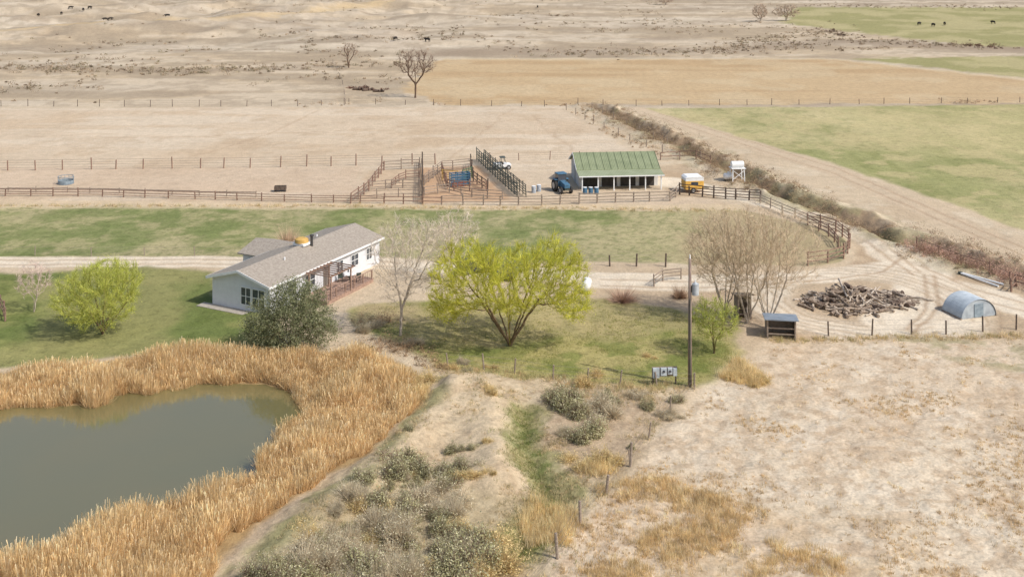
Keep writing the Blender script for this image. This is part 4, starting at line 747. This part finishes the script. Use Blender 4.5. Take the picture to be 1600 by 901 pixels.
def shed(loc,rot,w,d,h,wm_,rm,label):
    t=thing('small_shed',loc,rot,label,'shed')
    part(t,'wall',MB().box(-w/2,d-.06,0,w/2,d,h*.85).box(-w/2,0,0,-w/2+.06,d-.063,h*.85).box(w/2-.06,0,0,w/2,d-.063,h*.85),wm_)
    part(t,'roof',MB().add([(-w/2-.2,-.3,h),(w/2+.2,-.3,h),(w/2+.2,d+.2,h*.87),(-w/2-.2,d+.2,h*.87),(-w/2-.2,-.3,h+.09),(w/2+.2,-.3,h+.09),(w/2+.2,d+.2,h*.87+.09),(-w/2-.2,d+.2,h*.87+.09)],[(0,3,2,1),(4,5,6,7),(0,1,5,4),(1,2,6,5),(2,3,7,6),(3,0,4,7)]),rm)
    part(t,'front_rail',MB().box(-w/2+.07,-.02,.9,w/2-.07,.03,1.0).box(-w/2+.07,-.02,.4,w/2-.07,.03,.5),wm_)
    for x in (-w/2+.08,w/2-.08): part(t,'post',MB().box(x-.06,-.1,0,x+.06,-.024,h-.01),wm_)
    return t
shed(G(1221,530),math.radians(-8),2.5,1.8,1.7,wood_g,pm('blue_grey_roof',S(160,172,184),S(138,150,162),2,.5,.2,.2,wave=('X',5)),'small open shelter with blue-grey metal roof')
shed(G(1163,498),math.radians(5),1.3,1.1,2.2,wood_g,wood_g,'narrow brown wooden shed under bare trees')
q_=thing('quonset_shelter',G(1530,496),math.radians(18),'blue-grey corrugated half-round metal shelter','shelter')
mb=MB(); R_=1.95; n=20; nx=26; Lq=2.6; vs=[];fs=[]
for j in range(nx+1):
    for i in range(n+1):
        a=math.pi*i/n; r=R_*(1+.012*(j%2)); vs.append((r*math.cos(a),j*Lq/nx,r*math.sin(a)*.85))
for j in range(nx):
    for i in range(n): k=j*(n+1)+i; fs.append((k,k+1,k+n+2,k+n+1))
mb.add(vs,fs); part(q_,'corrugated_shell',mb,pm('galvanised_blue',S(200,208,212),S(176,186,192),2,.6,.1,.05))
mb=MB(); vs=[(R_*.97*math.cos(math.pi*i/n),.08,R_*.82*math.sin(math.pi*i/n)) for i in range(n+1)]; mb.add(vs,[tuple(range(n+1))]); part(q_,'end_wall',mb,pm('end_sheet',S(182,190,194),S(154,162,168),2,.6))
part(q_,'end_door',MB().box(-.5,.02,.05,.5,.07,1.25),gb); part(q_,'skid',MB().box(-R_-.1,0,0,-R_+.05,Lq,.12).box(R_-.05,0,0,R_+.1,Lq,.12),wood_g)
for k,(a,b_) in enumerate([((1500,424),(1568,446)),((1498,427),(1560,449))]):
    A0,A1=G(*a),G(*b_); o=thing('irrigation_pipe',A0,0,'long white pipe lying beside the ditch','pipe','pipes beside the ditch'); v=A1-A0; part(o,'pipe_body',MB().tube((0,0,.12),tuple(v+Vector((0,0,.12))),.1,.1,10),white); part(o,'coupling',MB().tube((0,0,.12),tuple(v.normalized()*.3+Vector((0,0,.12))),.14,.14,10),steel)
# log pile
lm=[]
for i in range(7):
    L_=[2.2,1.6,2.8,1.0,2.0,2.4,1.8][i]; r=[.15,.2,.11,.26,.14,.08,.17][i]; mb=MB(); k=6
    pts=[Vector((L_*(j/k-.5),random.uniform(-.07,.07),random.uniform(-.05,.05))) for j in range(k+1)]
    for j in range(k): mb.tube(pts[j],pts[j+1],r*(1-.06*j),r*(1-.06*(j+1)),9,j in(0,k-1))
    m=mb.mesh('log'); recalc(m); i5=i%5; m.materials.append(pm('log_bark%d'%i,[S(200,184,164),S(156,138,120),S(212,198,180),S(122,104,90),S(180,162,142)][i5],[S(156,138,120),S(108,92,78),S(170,154,136),S(86,72,62),S(132,114,98)][i5],5,.9,.4)); lm.append(m)
for i in range(200):
    a=random.uniform(0,6.28); r=math.sqrt(random.random())*random.uniform(.85,1.12); px=1342+86*r*math.cos(a); py=472+20*r*math.sin(a); g_=G(px,py); hh_=.12+max(0,(1-r))*1.2*random.random()*(1.4 if px<1345 else .6)
    o=bpy.data.objects.new('log',random.choice(lm)); o.location=g_+Vector((0,0,hh_)); o.rotation_euler=(random.uniform(0,6),random.uniform(-.28,.28)*(hh_>.3),random.gauss(.1,1.0)); s_=random.uniform(.5,1.15); o.scale=(s_,s_,s_); link(o); tag(o,'weathered cut log in a tangled woodpile','log','logs in the woodpile')
for px,py in ((560,141),(575,142),(592,144),(568,139),(1300,50),(1315,56)):
    o=bpy.data.objects.new('log',lm[3]); o.location=G(px,py)+Vector((0,0,.3)); o.rotation_euler=(0,0,random.uniform(-.5,.5)); o.scale=(2.4,1.5,1.5); link(o); tag(o,'dark fallen log lying on dry ground','log','fallen logs on the range')
# ------------------------------------------------------------ cattle
def cow_mesh():
    vs=[(0,0,1.1),(.45,0,1.12),(.8,0,1.1),(1.1,0,1.15),(1.35,0,1.0),(1.6,0,.85),(-.5,0,1.1),(-.75,0,1.12),(-.85,0,.7),
        (.75,.2,.75),(.76,.22,.4),(.74,.22,.02),(.75,-.2,.75),(.8,-.22,.4),(.8,-.22,.02),
        (-.6,.22,.8),(-.75,.24,.5),(-.68,.24,.02),(-.6,-.22,.8),(-.8,-.24,.5),(-.74,-.24,.02)]
    es=[(0,1),(1,2),(2,3),(3,4),(4,5),(0,6),(6,7),(7,8),(2,9),(9,10),(10,11),(2,12),(12,13),(13,14),(6,15),(15,16),(16,17),(6,18),(18,19),(19,20)]
    rr_=[.36,.37,.33,.22,.16,.09,.34,.22,.04,.15,.08,.07,.15,.08,.07,.17,.09,.07,.17,.09,.07]
    m=bpy.data.meshes.new('c'); m.from_pydata(vs,es,[]); o=bpy.data.objects.new('c',m); link(o); md=o.modifiers.new('s','SKIN')
    for v,r in zip(m.skin_vertices[0].data,rr_): v.radius=(r,r)
    m.skin_vertices[0].data[0].use_root=True; s=o.modifiers.new('u','SUBSURF'); s.levels=1; s.render_levels=1
    dg=bpy.context.evaluated_depsgraph_get(); r=bpy.data.meshes.new_from_object(o.evaluated_get(dg)); bpy.data.objects.remove(o); r.name='cow'; r.materials.clear(); r.materials.append(pm('black_hide',(.02,.017,.015),(.035,.028,.022),4,.8)); return r
cm=cow_mesh()
for px,py in [(165,28),(178,26),(172,22),(130,30),(96,24),(60,20),(262,36),(110,14),(140,16),(1436,40),(1458,42),(1476,40),(1552,38),(618,66),(668,66),(840,10)]:
    o=bpy.data.objects.new('cow',cm); o.location=G(px,py); o.rotation_euler=(0,0,random.uniform(0,6.28)); link(o); tag(o,'black cow standing on open range','cow','cattle on the range')
# ------------------------------------------------------------ light / camera
w=bpy.data.worlds.new('World'); scene.world=w; w.use_nodes=True; nt=w.node_tree; bg=nt.nodes['Background']
sk=nt.nodes.new('ShaderNodeTexSky'); sk.sky_type='NISHITA'; sk.sun_disc=False; EL=math.radians(47); AZ=math.radians(120)
sk.sun_elevation=EL; sk.sun_rotation=AZ; sk.dust_density=2.5; sk.air_density=1.0; nt.links.new(sk.outputs[0],bg.inputs[0]); bg.inputs[1].default_value=.15
sd=bpy.data.lights.new('sun','SUN'); sd.energy=3.6; sd.angle=math.radians(.8); sd.color=(1,.965,.915); so=link(bpy.data.objects.new('sun',sd))
dv=Vector((math.sin(AZ)*math.cos(EL),math.cos(AZ)*math.cos(EL),math.sin(EL))); so.rotation_euler=dv.to_track_quat('Z','Y').to_euler()
cd=bpy.data.cameras.new('camera'); cd.sensor_width=36; cd.lens=36*F/1600; cd.shift_y=-(450.5-YH)/1600; cd.clip_end=12000; co=link(bpy.data.objects.new('camera',cd)); co.location=(0,0,H); co.rotation_euler=(math.pi/2,0,0); scene.camera=co
scene.view_settings.view_transform='Standard'; scene.view_settings.look='None'; scene.view_settings.exposure=0
